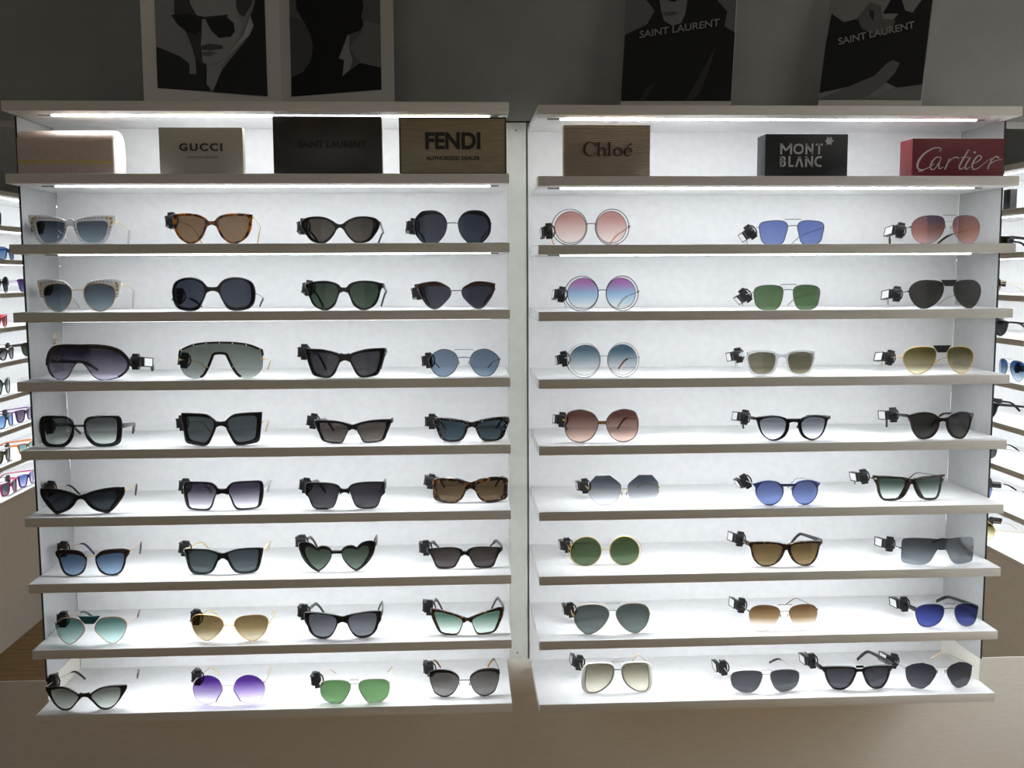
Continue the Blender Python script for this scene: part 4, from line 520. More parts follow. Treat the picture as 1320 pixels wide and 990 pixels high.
bb = newbm(); cp = [(0.035+(p[0]-0.035)*0.96, 0.0003+(p[1]-0.0003)*0.98) for p in pp]
v0 = [bb.verts.new((hw, p[0], p[1])) for p in cp]; v1 = [bb.verts.new((hw+0.0018, p[0], p[1])) for p in cp]
for i in range(len(cp)): bb.faces.new((v0[i], v1[i], v1[(i+1) % len(cp)], v0[(i+1) % len(cp)]))
bb.faces.new(v1); bb.faces.new(v0)
build('end_cap', bb, mat('pale_pink_lining', (238, 226, 220), 0.5), r)['label'] = 'pale pink end cap'
boxobj('gold_band', -hw, hw, -0.0008, 0.0006, 0.0205, 0.0265, mat('gold_band_metal', (196, 170, 110), 0.35, 0.6), r)

# ------------------------------------------------------------------ posters on the top boards
def grey_mat(a):
    v = int(round(a*1000)); n = 'print_grey_%d' % v
    if n in _M: return _M[n]
    m = mat(n, (0, 0, 0), 0.5, spec=0.15)
    m.node_tree.nodes['Principled BSDF'].inputs['Base Color'].default_value = (a*1.0, a*0.98, a*0.92, 1)
    return m
PAPER = mat('poster_paper_white', (214, 208, 198), 0.6)
def leaf(root, name, P, outline, th=0.002):
    o, e, u = Vector(P['o']), Vector(P['e']), Vector(P['u'])
    n = e.cross(u).normalized()
    if n.y > 0: n = -n
    base = Vector(root.location)
    pt = lambda a, c, d: o + e*a + u*c + n*d - base
    bb = newbm()
    f = [bb.verts.new(pt(a, c, 0)) for a, c in outline]; g = [bb.verts.new(pt(a, c, -th)) for a, c in outline]
    bb.faces.new(f); bb.faces.new(g)
    for i in range(len(f)): bb.faces.new((f[i], f[(i+1) % len(f)], g[(i+1) % len(f)], g[i]))
    body = build(name, bb, PAPER, root, smooth=False)
    bb = newbm(); ms = []
    zmax = max(c for a, c in outline)
    for k_, (al, pts) in enumerate(P['art']):
        m = grey_mat(al)
        if m not in ms: ms.append(m)
        q = [(a, min(c, zmax-0.004)) for a, c in pts]
        vv = [bb.verts.new(pt(a, c, 0.0004+0.00025*k_)) for a, c in q]
        try: fc = bb.faces.new(vv)
        except ValueError: continue
        fc.material_index = ms.index(m)
    bb.normal_update()
    bmesh.ops.triangulate(bb, faces=bb.faces)
    for fc in bb.faces:
        fc.normal_update()
        if fc.normal.dot(n) < 0: fc.normal_flip()
    me = bpy.data.meshes.new('photo_print'); bb.to_mesh(me); bb.free()
    for m in ms: me.materials.append(m)
    ob = bpy.data.objects.new('photo_print', me); COL.objects.link(ob); ob.parent = body
    return body, pt, n, e, u
PH = 0.33
r = empty('folded_poster', (-0.35, 0.15, LEVELS[0]))
tag(r, 'folded white-bordered black and white poster of two people, standing on the left top board', 'poster')
for key in ('p1', 'p2'):
    W = POSTERS[key]['w']
    leaf(r, 'poster_leaf', POSTERS[key], [(0.0, 0.0), (W, 0.0), (W, PH), (0.0, PH)])
PTXT = mat('poster_text_grey', (150, 146, 142), 0.5)
for key, lab, tilt in (('p3', 'black poster of a hooded person with grey capitals, left one on the right board', 0.0),
                       ('p4', 'black poster of a person with raised hand and grey capitals, right of the hooded one', 0.0)):
    P = POSTERS[key]; c = P['corners']
    def ext(a, b_, v): t = (v-a[1])/(b_[1]-a[1]); return (a[0]+(b_[0]-a[0])*t, v)
    out = [ext(c[0], c[3], 0.0), ext(c[1], c[2], 0.0), ext(c[1], c[2], 0.29), ext(c[0], c[3], 0.29)]
    r = empty('brand_poster', (P['o'][0]+0.1, 0.10, LEVELS[0]+RZ)); tag(r, lab, 'poster', 'black posters on the right top board')
    body, pt, n, e, u = leaf(r, 'poster_board', P, out)
    a, b_ = P['text']; mid = ((a[0]+b_[0])/2, (a[1]+b_[1])/2); wid = math.hypot(b_[0]-a[0], b_[1]-a[1])
    ang = math.atan2(b_[1]-a[1], b_[0]-a[0])
    t = fontmesh('lettering', 'SAINT LAURENT', 0.02, PTXT, body, (0, 0, 0), (0, 0, 0), bold=0.0003, extrude=0.0002, width=wid)
    e2 = e*math.cos(ang)+u*math.sin(ang); u2 = n.cross(e2)
    p = pt(mid[0], mid[1], 0.0030)
    t.matrix_local = Matrix(((e2.x, u2.x, n.x, p.x), (e2.y, u2.y, n.y, p.y), (e2.z, u2.z, n.z, p.z), (0, 0, 0, 1)))

# ------------------------------------------------------------------ sunglasses
MM = 0.001
def polar(L, c, seg=8):
    D = spline(L, True, seg); A = []
    for x, z in D: A.append((math.atan2(z-c[1], x-c[0]), math.hypot(x-c[0], z-c[1])))
    A.sort(); return A
def rad_at(A, th):
    n = len(A)
    lo, hi = 0, n
    while lo < hi:
        m = (lo+hi)//2
        if A[m][0] < th: lo = m+1
        else: hi = m
    a, b = A[(lo-1) % n], A[lo % n]
    a0, b0 = a[0], b[0]
    if lo == 0: a0 -= 2*math.pi
    if lo == n: b0 += 2*math.pi
    t = (th-a0)/((b0-a0) or 1e-9)
    return a[1]+(b[1]-a[1])*t
def rings_of(o, i, off):
    ref = i or o
    c = (sum(p[0] for p in ref)/len(ref), sum(p[1] for p in ref)/len(ref))
    AO = polar(o, c) if o else None
    AI = polar(i, c) if i else None
    th = [-math.pi+2*math.pi*k/96 for k in range(96)]
    for L in (o, i):
        for p in (L or []):
            if len(p) > 2: th.append(math.atan2(p[1]-c[1], p[0]-c[0]))
    th = sorted(set(round(t, 4) for t in th))
    R = []
    def smoothed(A, L):
        if not A: return None
        sh = [math.atan2(p[1]-c[1], p[0]-c[0]) for p in L if len(p) > 2]
        def f(t):
            w = 1.0
            for s_ in sh:
                dd = abs((t-s_+math.pi) % (2*math.pi)-math.pi); w = min(w, max(0.0, (dd-0.06)/0.30))
            r0 = rad_at(A, t)
            if w <= 0: return r0
            acc = tot = 0.0
            for q in range(-5, 6):
                g = math.exp(-(q/1.1)**2); tt = (t+q*0.06*w+math.pi) % (2*math.pi)-math.pi
                acc += g*rad_at(A, tt); tot += g
            return acc/tot
        return f
    FO, FI = smoothed(AO, o), smoothed(AI, i)
    for t in th:
        ro = FO(t) if AO else None
        ri = FI(t) if AI else (ro-off if off else ro)
        if ro is not None and ri > ro-0.45: ri = ro-0.45
        f = lambda q: (c[0]+q*math.cos(t), c[1]+q*math.sin(t)) if q is not None else None
        R.append((f(ro), f(ri)))
    return c, R
TAGMESH = {}
def tag_mesh():
    b = newbm()
    box(b, -0.012, 0.006, 0.0, 0.013, -0.0095, 0.0095, 0.002)
    box(b, -0.007, 0.005, 0.001, 0.011, 0.0085, 0.0150, 0.0012)
    box(b, -0.007, 0.005, 0.001, 0.011, -0.0150, -0.0085, 0.0012)
    tube(b, [(0.004, 0.006, 0.0125), (0.009, 0.006, 0.007), (0.0105, 0.006, 0.0), (0.009, 0.006, -0.007), (0.004, 0.006, -0.0125)], 0.0014, 6)
    box(b, -0.0145, -0.0065, 0.009, 0.046, -0.0088, 0.0088, 0.0012)
    me = build('security_tag', b, TAGM).data
    b = newbm(); box(b, -0.0150, -0.0144, 0.013, 0.043, -0.0072, 0.0072)
    me2 = build('tag_label', b, TAGW).data
    for nm in ('security_tag', 'tag_label'):
        for o in [o for o in COL.objects if o.name == nm]: bpy.data.objects.remove(o)
    b = newbm()
    box(b, -0.0153, -0.0143, 0.0085, 0.0465, -0.0090, -0.0072); box(b, -0.0153, -0.0143, 0.0085, 0.0465, 0.0072, 0.0090)
    box(b, -0.0153, -0.0143, 0.0435, 0.0465, -0.0090, 0.0090)
    me3 = build('tag_label_frame', b, TAGM).data
    bpy.data.objects.remove([o for o in COL.objects if o.name == 'tag_label_frame'][0])
    TAGMESH['body'], TAGMESH['label'], TAGMESH['frame'] = me, me2, me3

def sunglasses(d, loc=None, yaw=None, label=None, group=None):
    k = d['curve']
    ys = lambda x: k*x*x
    v3 = lambda x, y, z: Vector((x*MM, (y+ys(x))*MM, z*MM))
    root = empty('sunglasses', loc if loc is not None else d['loc'], (0, math.radians(d.get('roll', 0)), math.radians(d.get('yaw', 0) if yaw is None else yaw)))
    if d.get('roll'): root.location.z += 0.034*math.sin(math.radians(d['roll']))
    tag(root, label or d['label'], 'sunglasses', group or ('sunglasses on the %s shelf unit' % ('left' if d['id'][0] == 'L' else 'right')))
    fm = FM[d['fm']]; lm = lens_mat(d['lens'], d.get('refl', 0.0), (0.72, 0.70, 0.72, 0.80, 0.92, 0.98, 1.02, 1.12)[d['row']-1], d.get('mirror'))
    st = d['style']; o, i = d['o'], d['i']
    allp = o or i
    minx = min(p[0] for p in (i or o)); maxx = max(p[0] for p in allp)
    T = 4.0 if not d.get('off') else 2.6
    fb = newbm()

    def lens_part(P, y=1.6, th=1.6, mirror=False):
        s = -1 if mirror else 1
        c = (sum(p[0] for p in P)/len(P), sum(p[1] for p in P)/len(P))
        b = newbm(); lay = []
        for yy in (y, y+th):
            ctr = b.verts.new(v3(s*c[0], yy, c[1])); rr = []
            for f in (0.4, 0.75, 1.0):
                rr.append([b.verts.new(v3(s*(c[0]+(p[0]-c[0])*f), yy, c[1]+(p[1]-c[1])*f)) for p in P])
            n = len(P)
            for a in range(n):
                b.faces.new((ctr, rr[0][a], rr[0][(a+1) % n]))
                for q in (0, 1): b.faces.new((rr[q][a], rr[q+1][a], rr[q+1][(a+1) % n], rr[q][(a+1) % n]))
            lay.append(rr[2])
        n = len(P)
        for a in range(n): b.faces.new((lay[0][a], lay[0][(a+1) % n], lay[1][(a+1) % n], lay[1][a]))
        return build('lens', b, lm, root, angle=50)
    def wire_loop(b, P, r, y=2.2, mirror=False, n=7, mi=0):
        s = -1 if mirror else 1
        tube(b, [v3(s*p[0], y, p[1]) for p in P], r*MM, n, True, mi=mi)

    if st == 'shield':
        D = spline(o, False, 8)
        half = [p for p in D]
        half[0][0] = 0.0; half[-1][0] = 0.0
        full = half + [[-p[0], p[1]] for p in reversed(half)]
        P = [full[0]]
        for p in full[1:]:
            if math.hypot(p[0]-P[-1][0], p[1]-P[-1][1]) > 0.4: P.append(p)
        if math.hypot(P[0][0]-P[-1][0], P[0][1]-P[-1][1]) < 0.4: P.pop()
        # solid sheet made of vertical slats between upper and lower outline
        b = newbm(); bot = [q for q in half]; N = 34
        zi = [ix for ix, q in enumerate(half) if q[0] == max(w_[0] for w_ in half)][0]
        up, lo = half[:zi+1], half[zi:]
        def at(L, x):
            best = None
            for a, c in zip(L[:-1], L[1:]):
                if min(a[0], c[0])-1e-6 <= x <= max(a[0], c[0])+1e-6 and abs(a[0]-c[0]) > 1e-9:
                    t = (x-a[0])/(c[0]-a[0]); z = a[1]+(c[1]-a[1])*t
                    best = z if best is None else best
            return best
        xm = half[zi][0]
        cols = []
        for a in range(-N, N+1):
            x = math.sin(a/N*math.pi/2)*xm
            zu = at(up, abs(x)); zl = at(list(reversed(lo)), abs(x))
            if zu is None: zu = half[zi][1]
            if zl is None: zl = half[zi][1]
            cols.append((x, zu, zl))
        lay = []
        for yy in (1.6, 3.2):
            lay.append([[b.verts.new(v3(x, yy, zl+(zu-zl)*q/6)) for q in range(7)] for x, zu, zl in cols])
        for L in lay:
            for a in range(len(cols)-1):
                for q in range(6): b.faces.new((L[a][q], L[a+1][q], L[a+1][q+1], L[a][q+1]))
        for a in range(len(cols)-1):
            for q in (0, 6): b.faces.new((lay[0][a][q], lay[0][a+1][q], lay[1][a+1][q], lay[1][a][q]))
        for a in (0, -1):
            for q in range(6): b.faces.new((lay[0][a][q], lay[0][a][q+1], lay[1][a][q+1], lay[1][a][q]))
        bmesh.ops.remove_doubles(b, verts=b.verts, dist=0.00002)
        build('lens', b, lm, root, angle=50)
        if d.get('brow'):
            bw = d['brow']*0.5
            pts = [(x, zu) for x, zu, zl in cols]
            tube(fb, [v3(x, 2.0, zu-bw*0.5*(1 if abs(x) < xm*0.97 else 0.4)) for x, zu in pts], 1, flat=[(bw*MM, 1.8*MM)]*len(pts))
        if not d.get('norim'):
            wire_loop(fb, P, 1.0, 2.4)
            if d['fm'] == 'glitter':
                side = [p for p in half if p[0] > xm*0.80]
                for s in (1, -1): tube(fb, [v3(s*(p[0]-1.5), 2.2, p[1]) for p in side], 2.2*MM, 8)
        if d.get('nose'):
            nn = [p for p in lo if p[0] < xm*0.50]
            L_ = [[-p[0], p[1]] for p in nn] + [[p[0], p[1]] for p in reversed(nn)]
            L_ = [[q[0], q[1]+1.6] for q in L_]
            tube(fb, [v3(q[0], 1.6, q[1]) for q in L_], 1, flat=[(2.4*MM, 1.8*MM)]*len(L_))
        if d['fm'] == 'gunmetal':
            for s in (1, -1): ball(fb, v3(s*(xm-3), 1.2, d['hz']), 1.3*MM)
            box(fb, -0.006, 0.006, 0.0, 0.003, (lo[-1][1]-1.5)*MM, (lo[-1][1]+1.5)*MM, 0.0005)
        nasal = None
    else:
        c, R = rings_of(o, i, d.get('off'))
        inner = [q[1] for q in R]
        for mir in (False, True):
            s = -1 if mir else 1
            lens_part([(c[0]+(p[0]-c[0])*1.012, c[1]+(p[1]-c[1])*1.012) for p in inner] if st == 'ring' else inner, mirror=mir)
            if st == 'ring':
                prof = []
                for (po, pi) in R:
                    lerp = lambda t: (pi[0]+(po[0]-pi[0])*t, pi[1]+(po[1]-pi[1])*t)
                    q = []
                    for t, yy in ((0, T*.3), (.16, 0), (.84, 0), (1, T*.3), (1, T*.75), (.84, T), (.16, T), (0, T*.75)):
                        a = lerp(t); q.append(fb.verts.new(v3(s*a[0], yy, a[1])))
                    prof.append(q)
                n = len(prof)
                for a in range(n):
                    for j in range(8):
                        fb.faces.new((prof[a][j], prof[(a+1) % n][j], prof[(a+1) % n][(j+1) % 8], prof[a][(j+1) % 8]))
            elif st == 'wire': wire_loop(fb, inner, 0.85, mirror=mir)
            elif st == 'rimless': wire_loop(fb, inner, 0.38, 2.4, mir, 5)
            elif st == 'double':
                wire_loop(fb, inner, 0.65, mirror=mir)
                wire_loop(fb, [q[0] for q in R], 0.8, mirror=mir)
            if d.get('cut'):
                tube(fb, [v3(s*p[0], 1.9, p[1]) for p in i if len(p) > 2], 1.0*MM, 6)
        nasal = minx
        near = [p[0] for p in inner]
    frame_done = False
    # bridge
    br = d.get('br')
    def nas(z):
        L = [p[0] for p in inner if abs(p[1]-z) < 5]
        return min(L) if L else minx
    sep = []
    if br:
        if br[0] == 'bar':
            zt, zte, zb, zbe = br[1:]
            mo = min(q[0][0] for q in R)
            xe = (mo+minx)/2 + 0.4
            cols = []
            for a in range(-8, 9):
                x = xe*a/8; t = (a/8)**2
                cols.append((x, zt+(zte-zt)*t, zb+(zbe-zb)*t))
            prof = [[fb.verts.new(v3(x, yy, z)) for z, yy in ((zu, 1.2), (zu-0.8, 0.2), (zl+0.8, 0.2), (zl, 1.2), (zl, T-0.8), (zl+0.8, T-0.1), (zu-0.8, T-0.1), (zu, T-0.8))] for x, zu, zl in cols]
            for a in range(16):
                for j in range(8): fb.faces.new((prof[a][j], prof[a+1][j], prof[a+1][(j+1) % 8], prof[a][(j+1) % 8]))
            fb.faces.new(prof[0]); fb.faces.new(prof[-1])
        elif br[0] == 'wire':
            z = br[1]; x = nas(z)+0.6
            bm_ = FM['gold'] if d['fm'] in ('white', 'darkbrown') else (FM['gunmetal'] if st == 'ring' else fm)
            b = newbm(); tube(b, [v3(-x, 2.0, z-1.2), v3(-x*.6, 0.6, z), v3(0, 0.2, z+0.3), v3(x*.6, 0.6, z), v3(x, 2.0, z-1.2)], 0.85*MM, 7)
            build('bridge', b, bm_, root)
        elif br[0] == 'leather':
            zt, zb, wt, wb, mk = br[1:]
            b = newbm(); cols = []
            for a in range(-8, 9):
                u = a/8
                cols.append([v3(wt*u, yy, zt) if q else v3(wb*u, yy, zb) for yy in (0.4, 3.4) for q in (1, 0)])
            pv = [[b.verts.new(q) for q in (cc[0], cc[1], cc[3], cc[2])] for cc in cols]
            for a in range(16):
                for j in range(4): b.faces.new((pv[a][j], pv[a+1][j], pv[a+1][(j+1) % 4], pv[a][(j+1) % 4]))
            b.faces.new(pv[0]); b.faces.new(pv[-1])
            build('leather_bridge', b, FM[mk], root)
        elif br[0] == 'flat':
            zt, zb, mk = br[1:]; x = nas((zt+zb)/2)+0.4
            b = newbm(); tube(b, [v3(x*a/6, 1.6, (zt+zb)/2) for a in range(-6, 7)], 1, flat=[(abs(zt-zb)/2*MM, 1.0*MM)]*13)
            build('bridge', b, FM[mk], root)
    if d.get('bar'):
        bt, z, wd = d['bar'][0], d['bar'][1], d['bar'][-1]
        b = newbm()
        if bt == 'wire':
            tube(b, [v3(wd/2*a/6, 1.2, z-(1.5 if abs(a) == 6 else 0)) for a in range(-6, 7)], 0.7*MM, 6)
        elif bt == 'dots':
            tube(b, [v3(wd/2*a/8, 1.4, z) for a in range(-8, 9)], 0.45*MM, 6)
            nb = int(wd/2.2)
            for a in range(nb): ball(b, v3(-wd/2+wd*(a+.5)/nb, 0.9, z), 0.85*MM)
        else:
            zb = d['bar'][2]; x = wd/2+1.5
            tube(b, [v3(x*a/6, 1.4, (z+zb)/2) for a in range(-6, 7)], 1, flat=[(abs(z-zb)/2*MM, 1.7*MM)]*13)
        build('top_bar', b, fm if bt != 'dots' else FM['bronze'], root)
    if d.get('loop'):
        for s in (1, -1):
            b = newbm()
            c0 = (c[0]+2.2, c[1]); rr = (max(p[0] for p in inner)-c[0])
            tube(b, [v3(s*(c0[0]+math.cos(a)*(rr+2.0)), 2.0, c0[1]+math.sin(a)*(rr-1.5)) for a in [math.radians(q) for q in range(-62, 63, 6)]], 0.5*MM, 6)
            build('side_loop', b, fm, root)
    if d.get('rim'):
        b = newbm()
        for mir in (False, True): wire_loop(b, inner, 0.8, 0.6, mir)
        build('wire_rim', b, FM[d['rim']], root)
    if st == 'rimless' and d.get('cut'): build('frame', fb, FM['purple'], root)
    elif st == 'rimless': build('lens_edge', fb, FM['smoke'] if d['id'] in ('R31', 'R38') else FM['silver'], root)
    elif len(fb.verts): build('frame', fb, fm, root)
    else: fb.free()
    # decorations
    sd = d.get('studs')
    if sd and st != 'shield':
        b = newbm(); b2 = newbm(); n = len(R)
        for a, (po, pi) in enumerate(R):
            mid = ((po[0]+pi[0])/2, (po[1]+pi[1])/2); wdt = math.hypot(po[0]-pi[0], po[1]-pi[1])
            for s in (1, -1):
                if sd == 'jewel' and wdt > 3.0 and mid[1] > c[1]-8 and a % 3 == 0:
                    big = mid[0] > maxx-15 and mid[1] > c[1]+6
                    ball(b if big else b2, v3(s*mid[0], -0.3, mid[1]), (2.9 if big else 1.25)*MM, 1, sc=(1, .6, 1))
                elif sd == 'bead' and mid[1] > c[1]-2 and a % 2 == 0:
                    ball(b, v3(s*po[0], 1.0, po[1]+.3), 1.15*MM, 1)
        if sd == 'corner':
            top = max(p[1] for p in o)
            for s in (1, -1):
                tube(b, [v3(s*(maxx-7), -0.3, top-6.5), v3(s*(maxx-2.5), -0.3, top-6.0)], 1, flat=[(1.6*MM, 0.7*MM)]*2)
        if len(b.verts): build('jewelled_corner' if sd == 'jewel' else ('bead_trim' if sd == 'bead' else 'corner_plate'), b, FM['gold'] if sd == 'jewel' else (FM['black'] if sd == 'bead' else FM['silver']), root)
        else: b.free()
        if len(b2.verts): build('stud_trim', b2, FM['gunmetal'], root)
        else: b2.free()
    elif sd == 'top':
        b = newbm()
        for a in range(-3, 4):
            x = a/3*xm*0.94
            z = at(up, abs(x)) or half[zi][1]
            ball(b, v3(x, 0.0, z-1.6), 1.25*MM)
        for s in (1, -1):
            ball(b, v3(s*(xm-2), 0.2, d['hz']+1), 1.3*MM); ball(b, v3(s*xm*0.30, -0.2, at(list(reversed(lo)), xm*0.30)+3), 1.1*MM)
        build('stud_trim', b, FM['gold'], root)
    if d.get('pads'):
        for s in (1, -1):
            zc = (d['br'][1] if d.get('br') else c[1])-10
            b = newbm(); ball(b, v3(s*(nas(zc)-2.0), 5.0, zc), 2.6*MM, 2, sc=(.55, .8, 1.5))
            tube(b, [v3(s*(nas(zc)+.6), 2.4, zc+1), v3(s*(nas(zc)-.8), 6.2, zc+1.5), v3(s*(nas(zc)-1.6), 5.4, zc)], 0.4*MM, 5)
            build('nose_pad', b, PAD, root)
    # temples
    hz = d['hz']
    nearh = [p[0] for p in (spline(allp, st != 'shield', 6)) if abs(p[1]-hz) < 4]
    xh = (max(nearh) if nearh else maxx) - (1.8 if st == 'ring' else 0.2)
    tw = d.get('tw', 1.0)
    tm, tt = FM[d['tm']], FM[d['tt']]
    for s in (1, -1):
        y0 = ys(xh)+2.4
        iw = d.get('inw', 5)
        pts = [(xh, y0, hz), (xh+1.8, y0+4, hz), (xh+1.6, y0+30, hz-2.5), (xh+0.6-iw*.35, y0+70, hz-7), (xh-iw*.85, y0+100, hz-10.5), (xh-iw, y0+110, hz-12.5),
               (xh-iw-3, y0+117, (hz-12.5)*.84+.6), (xh-iw-7, y0+126, (hz-12.5)*.52+1.2), (xh-iw-12, y0+137, 3.6)]
        V = [Vector((s*p[0]*MM, p[1]*MM, p[2]*MM)) for p in pts]
        if d['tk'] == 'bar':
            hs = [4.2, 4.4, 3.9, 3.2, 2.8, 3.0, 3.4, 3.8, 3.2]
            b = newbm(); tube(b, V, 1, flat=[(1.7*MM, h_*tw*MM) for h_ in hs])
            tp = build('temple', b, tm, root)
        else:
            b = newbm()
            tube(b, [V[0]+Vector((-s*.001, 0, 0)), V[1]], 1, flat=[(1.3*MM, 1.6*MM)]*2)
            if tm == tt:
                tube(b, V, [r_*MM for r_ in (.9, .85, .75, .7, .7, .75, .85, 1.2, 1.1)], 7)
                tp = build('temple', b, tm, root)
            else:
                tube(b, V[:6], [r_*MM for r_ in (.95, .9, .8, .75, .75, .75)], 7)
                tp = build('temple', b, tm, root)
                b = newbm(); tube(b, V[4:], 1, flat=[(q*MM, h_*MM) for q, h_ in ((1.1, 1.2), (1.3, 1.7), (1.4, 2.1), (1.5, 2.7), (1.3, 2.2))])
                build('temple_tip', b, tt, tp)
        # hinge plate on acetate fronts
        if st == 'ring' and d['tk'] == 'bar':
            b = newbm(); box(b, min(s*(xh-3), s*(xh+.2))*MM, max(s*(xh-3), s*(xh+.2))*MM, (y0-.8)*MM, (y0+4)*MM, (hz-2)*MM, (hz+2)*MM, 0.0004)
            build('hinge', b, FM['gunmetal'], root)
    # security tag clipped on one arm
    s = d.get('tagside', -1)
    ty = d.get('tagy', 42)
    f = (ty+6-30)/40.0
    tx, tz = xh+1.6-(1.0+iw*.35)*f+d.get('tagx', 0), hz-2.5-4.5*f+d.get('tagz', 0)
    me = TAGMESH
    tb = bpy.data.objects.new('security_tag', me['body']); COL.objects.link(tb)
    tb.parent = root
    tb.location = (s*tx*MM, (ys(xh)+2.4+ty)*MM, tz*MM)
    tb.rotation_euler = (math.radians(-7), math.radians(d.get('tagrot', 0)), math.radians(0))
    if s > 0: tb.scale = (-1, 1, 1)
    for nm, q in (('tag_label', 'label'), ('tag_label_frame', 'frame')):
        tl = bpy.data.objects.new(nm, me[q]); COL.objects.link(tl); tl.parent = tb
    if d.get('letters'):
        # tall gold letters of the arm, seen end-on above the brow
        lt = fontmesh('arm_lettering', 'CHOO', 0.0190, FM['palegold'], root, (-0.0700, 0.045, 0.060), (math.radians(90), math.radians(90), 0), bold=0.0003, extrude=0.0008, spacing=0.92)
    return root

tag_mesh()
rnd = random.Random(4)
TAGX = {'L21': 9, 'L24': 7, 'L33': 6, 'L34': 5, 'L35': 3, 'L25': 4, 'L26': 5, 'L44': 4, 'L45': 4, 'L46': 3, 'L47': 3, 'L37': 4, 'L38': 8, 'L41': 2}
for d in SPECS:
    if 'tagrot' not in d: d['tagrot'] = rnd.uniform(-10, 10)
    if d['id'][0] == 'L': d['tagy'] = 14 if d['id'] == 'L13' else rnd.uniform(32, 42)
    else: d['tagy'] = {'R34': 62, 'R24': 62, 'R23': 58, 'R35': 40, 'R31': 40}.get(d['id'], rnd.uniform(44, 54))
    if d['id'] in TAGX: d['tagx'], d['tagy'] = TAGX[d['id']], 26
    d['inw'] = {'1': 10}.get(d['id'][1], 5) if d['id'][0] == 'L' else 5
    if d['id'] in ('L31', 'L32', 'L38'): d['inw'] = 0
    sunglasses(d)

# ------------------------------------------------------------------ sunglasses on the side wall shelves
BY = {d['id']: d for d in SPECS}
def side_pair(src, side, lev, y, label, **over):
    d = dict(BY[src]); d.update(over); d['id'] = side+d['id'][1:]; d['yaw'] = 0; d['roll'] = 0
    for q in ('studs', 'letters'): d.pop(q, None) if q not in over else None
    if side == 'L': loc, yw = (XSL-0.030, y, LEVELS[lev]), 90
    else: loc, yw = (XSR+0.030, y, LEVELS[lev]+RZ), -90
    sunglasses(d, loc, yw, label, 'sunglasses on the %s side wall' % ('left' if side == 'L' else 'right'))
DK = ((46, 48, 52), (64, 66, 70))
side_pair('L32', 'L', 1, 2.02, 'dark sunglasses on the highest stocked shelf at the left picture edge', fm='gunmetal', lens=DK, tm='gunmetal', tt='gunmetal')
side_pair('L26', 'L', 2, 2.11, 'blue sunglasses half hidden on the left side wall, second stocked shelf', fm='blue', tm='blue', tt='blue', lens=((90, 120, 160), (130, 160, 190)))
side_pair('L22', 'L', 3, 2.04, 'large black sunglasses with green lenses at the left picture edge', lens=((24, 60, 50), (60, 96, 84)))
side_pair('L16', 'L', 3, 2.27, 'purple sunglasses next to the white panel at the left picture edge', fm='purple', lens=((70, 62, 112), (120, 116, 160)), tm='purple', tt='purple')
side_pair('L34', 'L', 4, 2.02, 'bright red sunglasses on the left side wall', fm='red', tm='red', tt='red', lens=((120, 60, 60), (160, 90, 90)), tk='bar')
side_pair('L31', 'L', 5, 2.06, 'black cat-eye sunglasses with blush pink arms at the left picture edge', tm='blush', tt='blush', lens=((66, 64, 70), (150, 150, 156)))
side_pair('L32', 'L', 5, 2.27, 'brown sunglasses behind the pink-armed pair on the left side wall', fm='darkbrown', tm='darkbrown', tt='darkbrown')
side_pair('L22', 'L', 6, 2.01, 'large grey round sunglasses at the left picture edge beside the third wall shelf', fm='smoke', lens=((70, 84, 84), (140, 150, 150)))
side_pair('L26', 'L', 7, 2.02, 'navy sunglasses with light blue lenses at the left picture edge', fm='navy', tm='navy', tt='navy', lens=((110, 150, 200), (150, 186, 225)))
side_pair('L26', 'L', 7, 2.19, 'violet sunglasses with grey lenses on the left side wall', fm='purple', tm='purple', tt='purple', lens=((96, 90, 106), (112, 106, 122)))
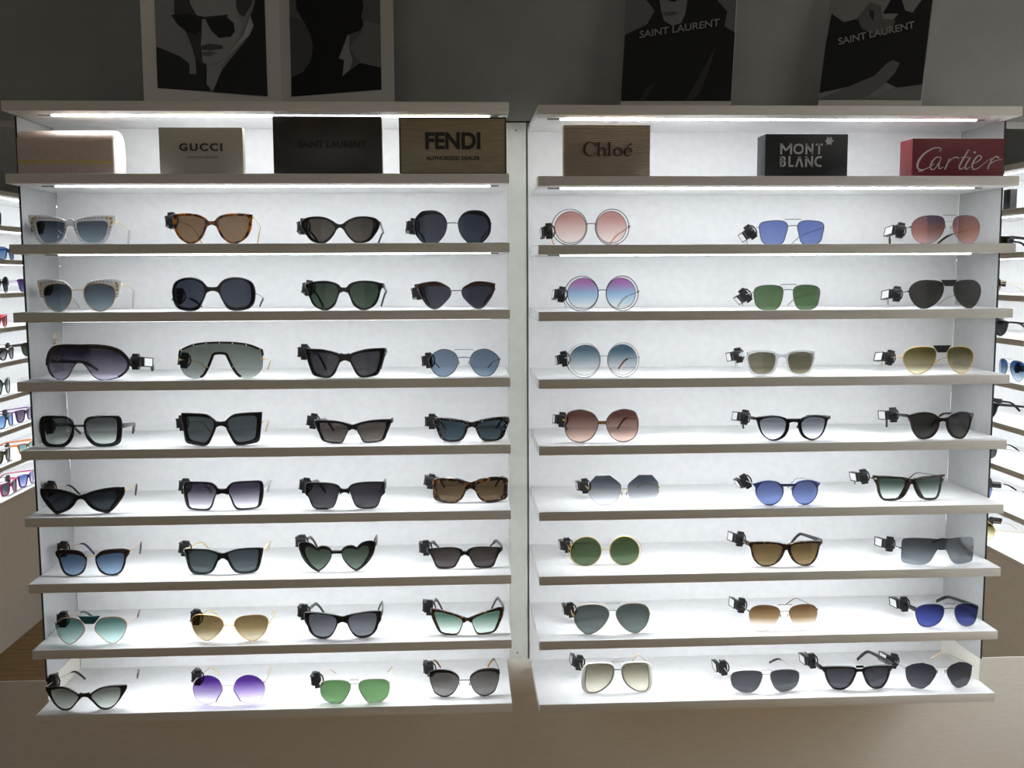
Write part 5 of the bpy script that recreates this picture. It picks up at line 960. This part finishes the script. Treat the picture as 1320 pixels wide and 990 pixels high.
side_pair('L26', 'L', 8, 1.98, 'mottled brown sunglasses with green lenses at the left picture edge', fm='havana', tm='clear', tt='clear', lens=((60, 70, 54), (84, 94, 78)))
side_pair('L34', 'L', 8, 2.19, 'sunglasses with orange arms on the left side wall', fm='orange', tm='orange', tt='orange', lens=((110, 150, 150), (160, 190, 190)))
side_pair('L26', 'L', 9, 2.02, 'magenta red sunglasses with grey lenses, lowest at the left picture edge', fm='magenta', tm='magenta', tt='purple', lens=((84, 84, 96), (104, 104, 116)))
side_pair('L26', 'L', 9, 2.18, 'violet-blue sunglasses with pink arms on the lowest left side shelf', fm='purple', tm='magenta', tt='magenta', lens=((90, 110, 170), (170, 180, 220)))

side_pair('R26', 'R', 2, 1.17, 'black-armed sunglasses on the highest stocked shelf at the right picture edge', fm='black')
side_pair('R27', 'R', 3, 1.20, 'pale gold sunglasses with a white tag at the right picture edge', tm='palegold', tt='palegold')
side_pair('R24', 'R', 4, 1.15, 'round black sunglasses with a tag on top at the right picture edge', lens=DK, tagy=20)
side_pair('R17', 'R', 5, 1.05, 'aviator sunglasses with blue fading lenses at the right picture edge', lens=((52, 86, 140), (190, 205, 215)))
side_pair('R48', 'R', 6, 1.19, 'folded black sunglasses behind the white panel at the right picture edge', lens=DK)
side_pair('R28', 'R', 7, 1.18, 'thin silver sunglasses with black arm tips at the right picture edge')
side_pair('R21', 'R', 8, 1.19, 'black-tipped sunglasses with a white tag low at the right picture edge', tt='black')
side_pair('R33', 'R', 9, 1.18, 'fine gold sunglasses on the lowest shelf at the right picture edge')
r = empty('dark_sign_block', (XSR+0.04, 1.12, LEVELS[1]+RZ)); tag(r, 'upright dark sign block on the right side wall shelf', 'sign')
boxobj('block', 0, 0.02, -0.02, 0.02, 0.0003, 0.062, FM['gunmetal'] if False else mat('dark_block_board', (54, 54, 52), 0.5), r, 0.0006)
r = empty('dark_display_block', (XSR+0.02, 1.155, LEVELS[5]+RZ)); tag(r, 'small dark upright block beside the blue aviators at the right picture edge', 'display block')
boxobj('block', 0, 0.012, -0.016, 0.016, 0.0003, 0.05, mat('dark_block_board', (54, 54, 52), 0.5), r, 0.0006)
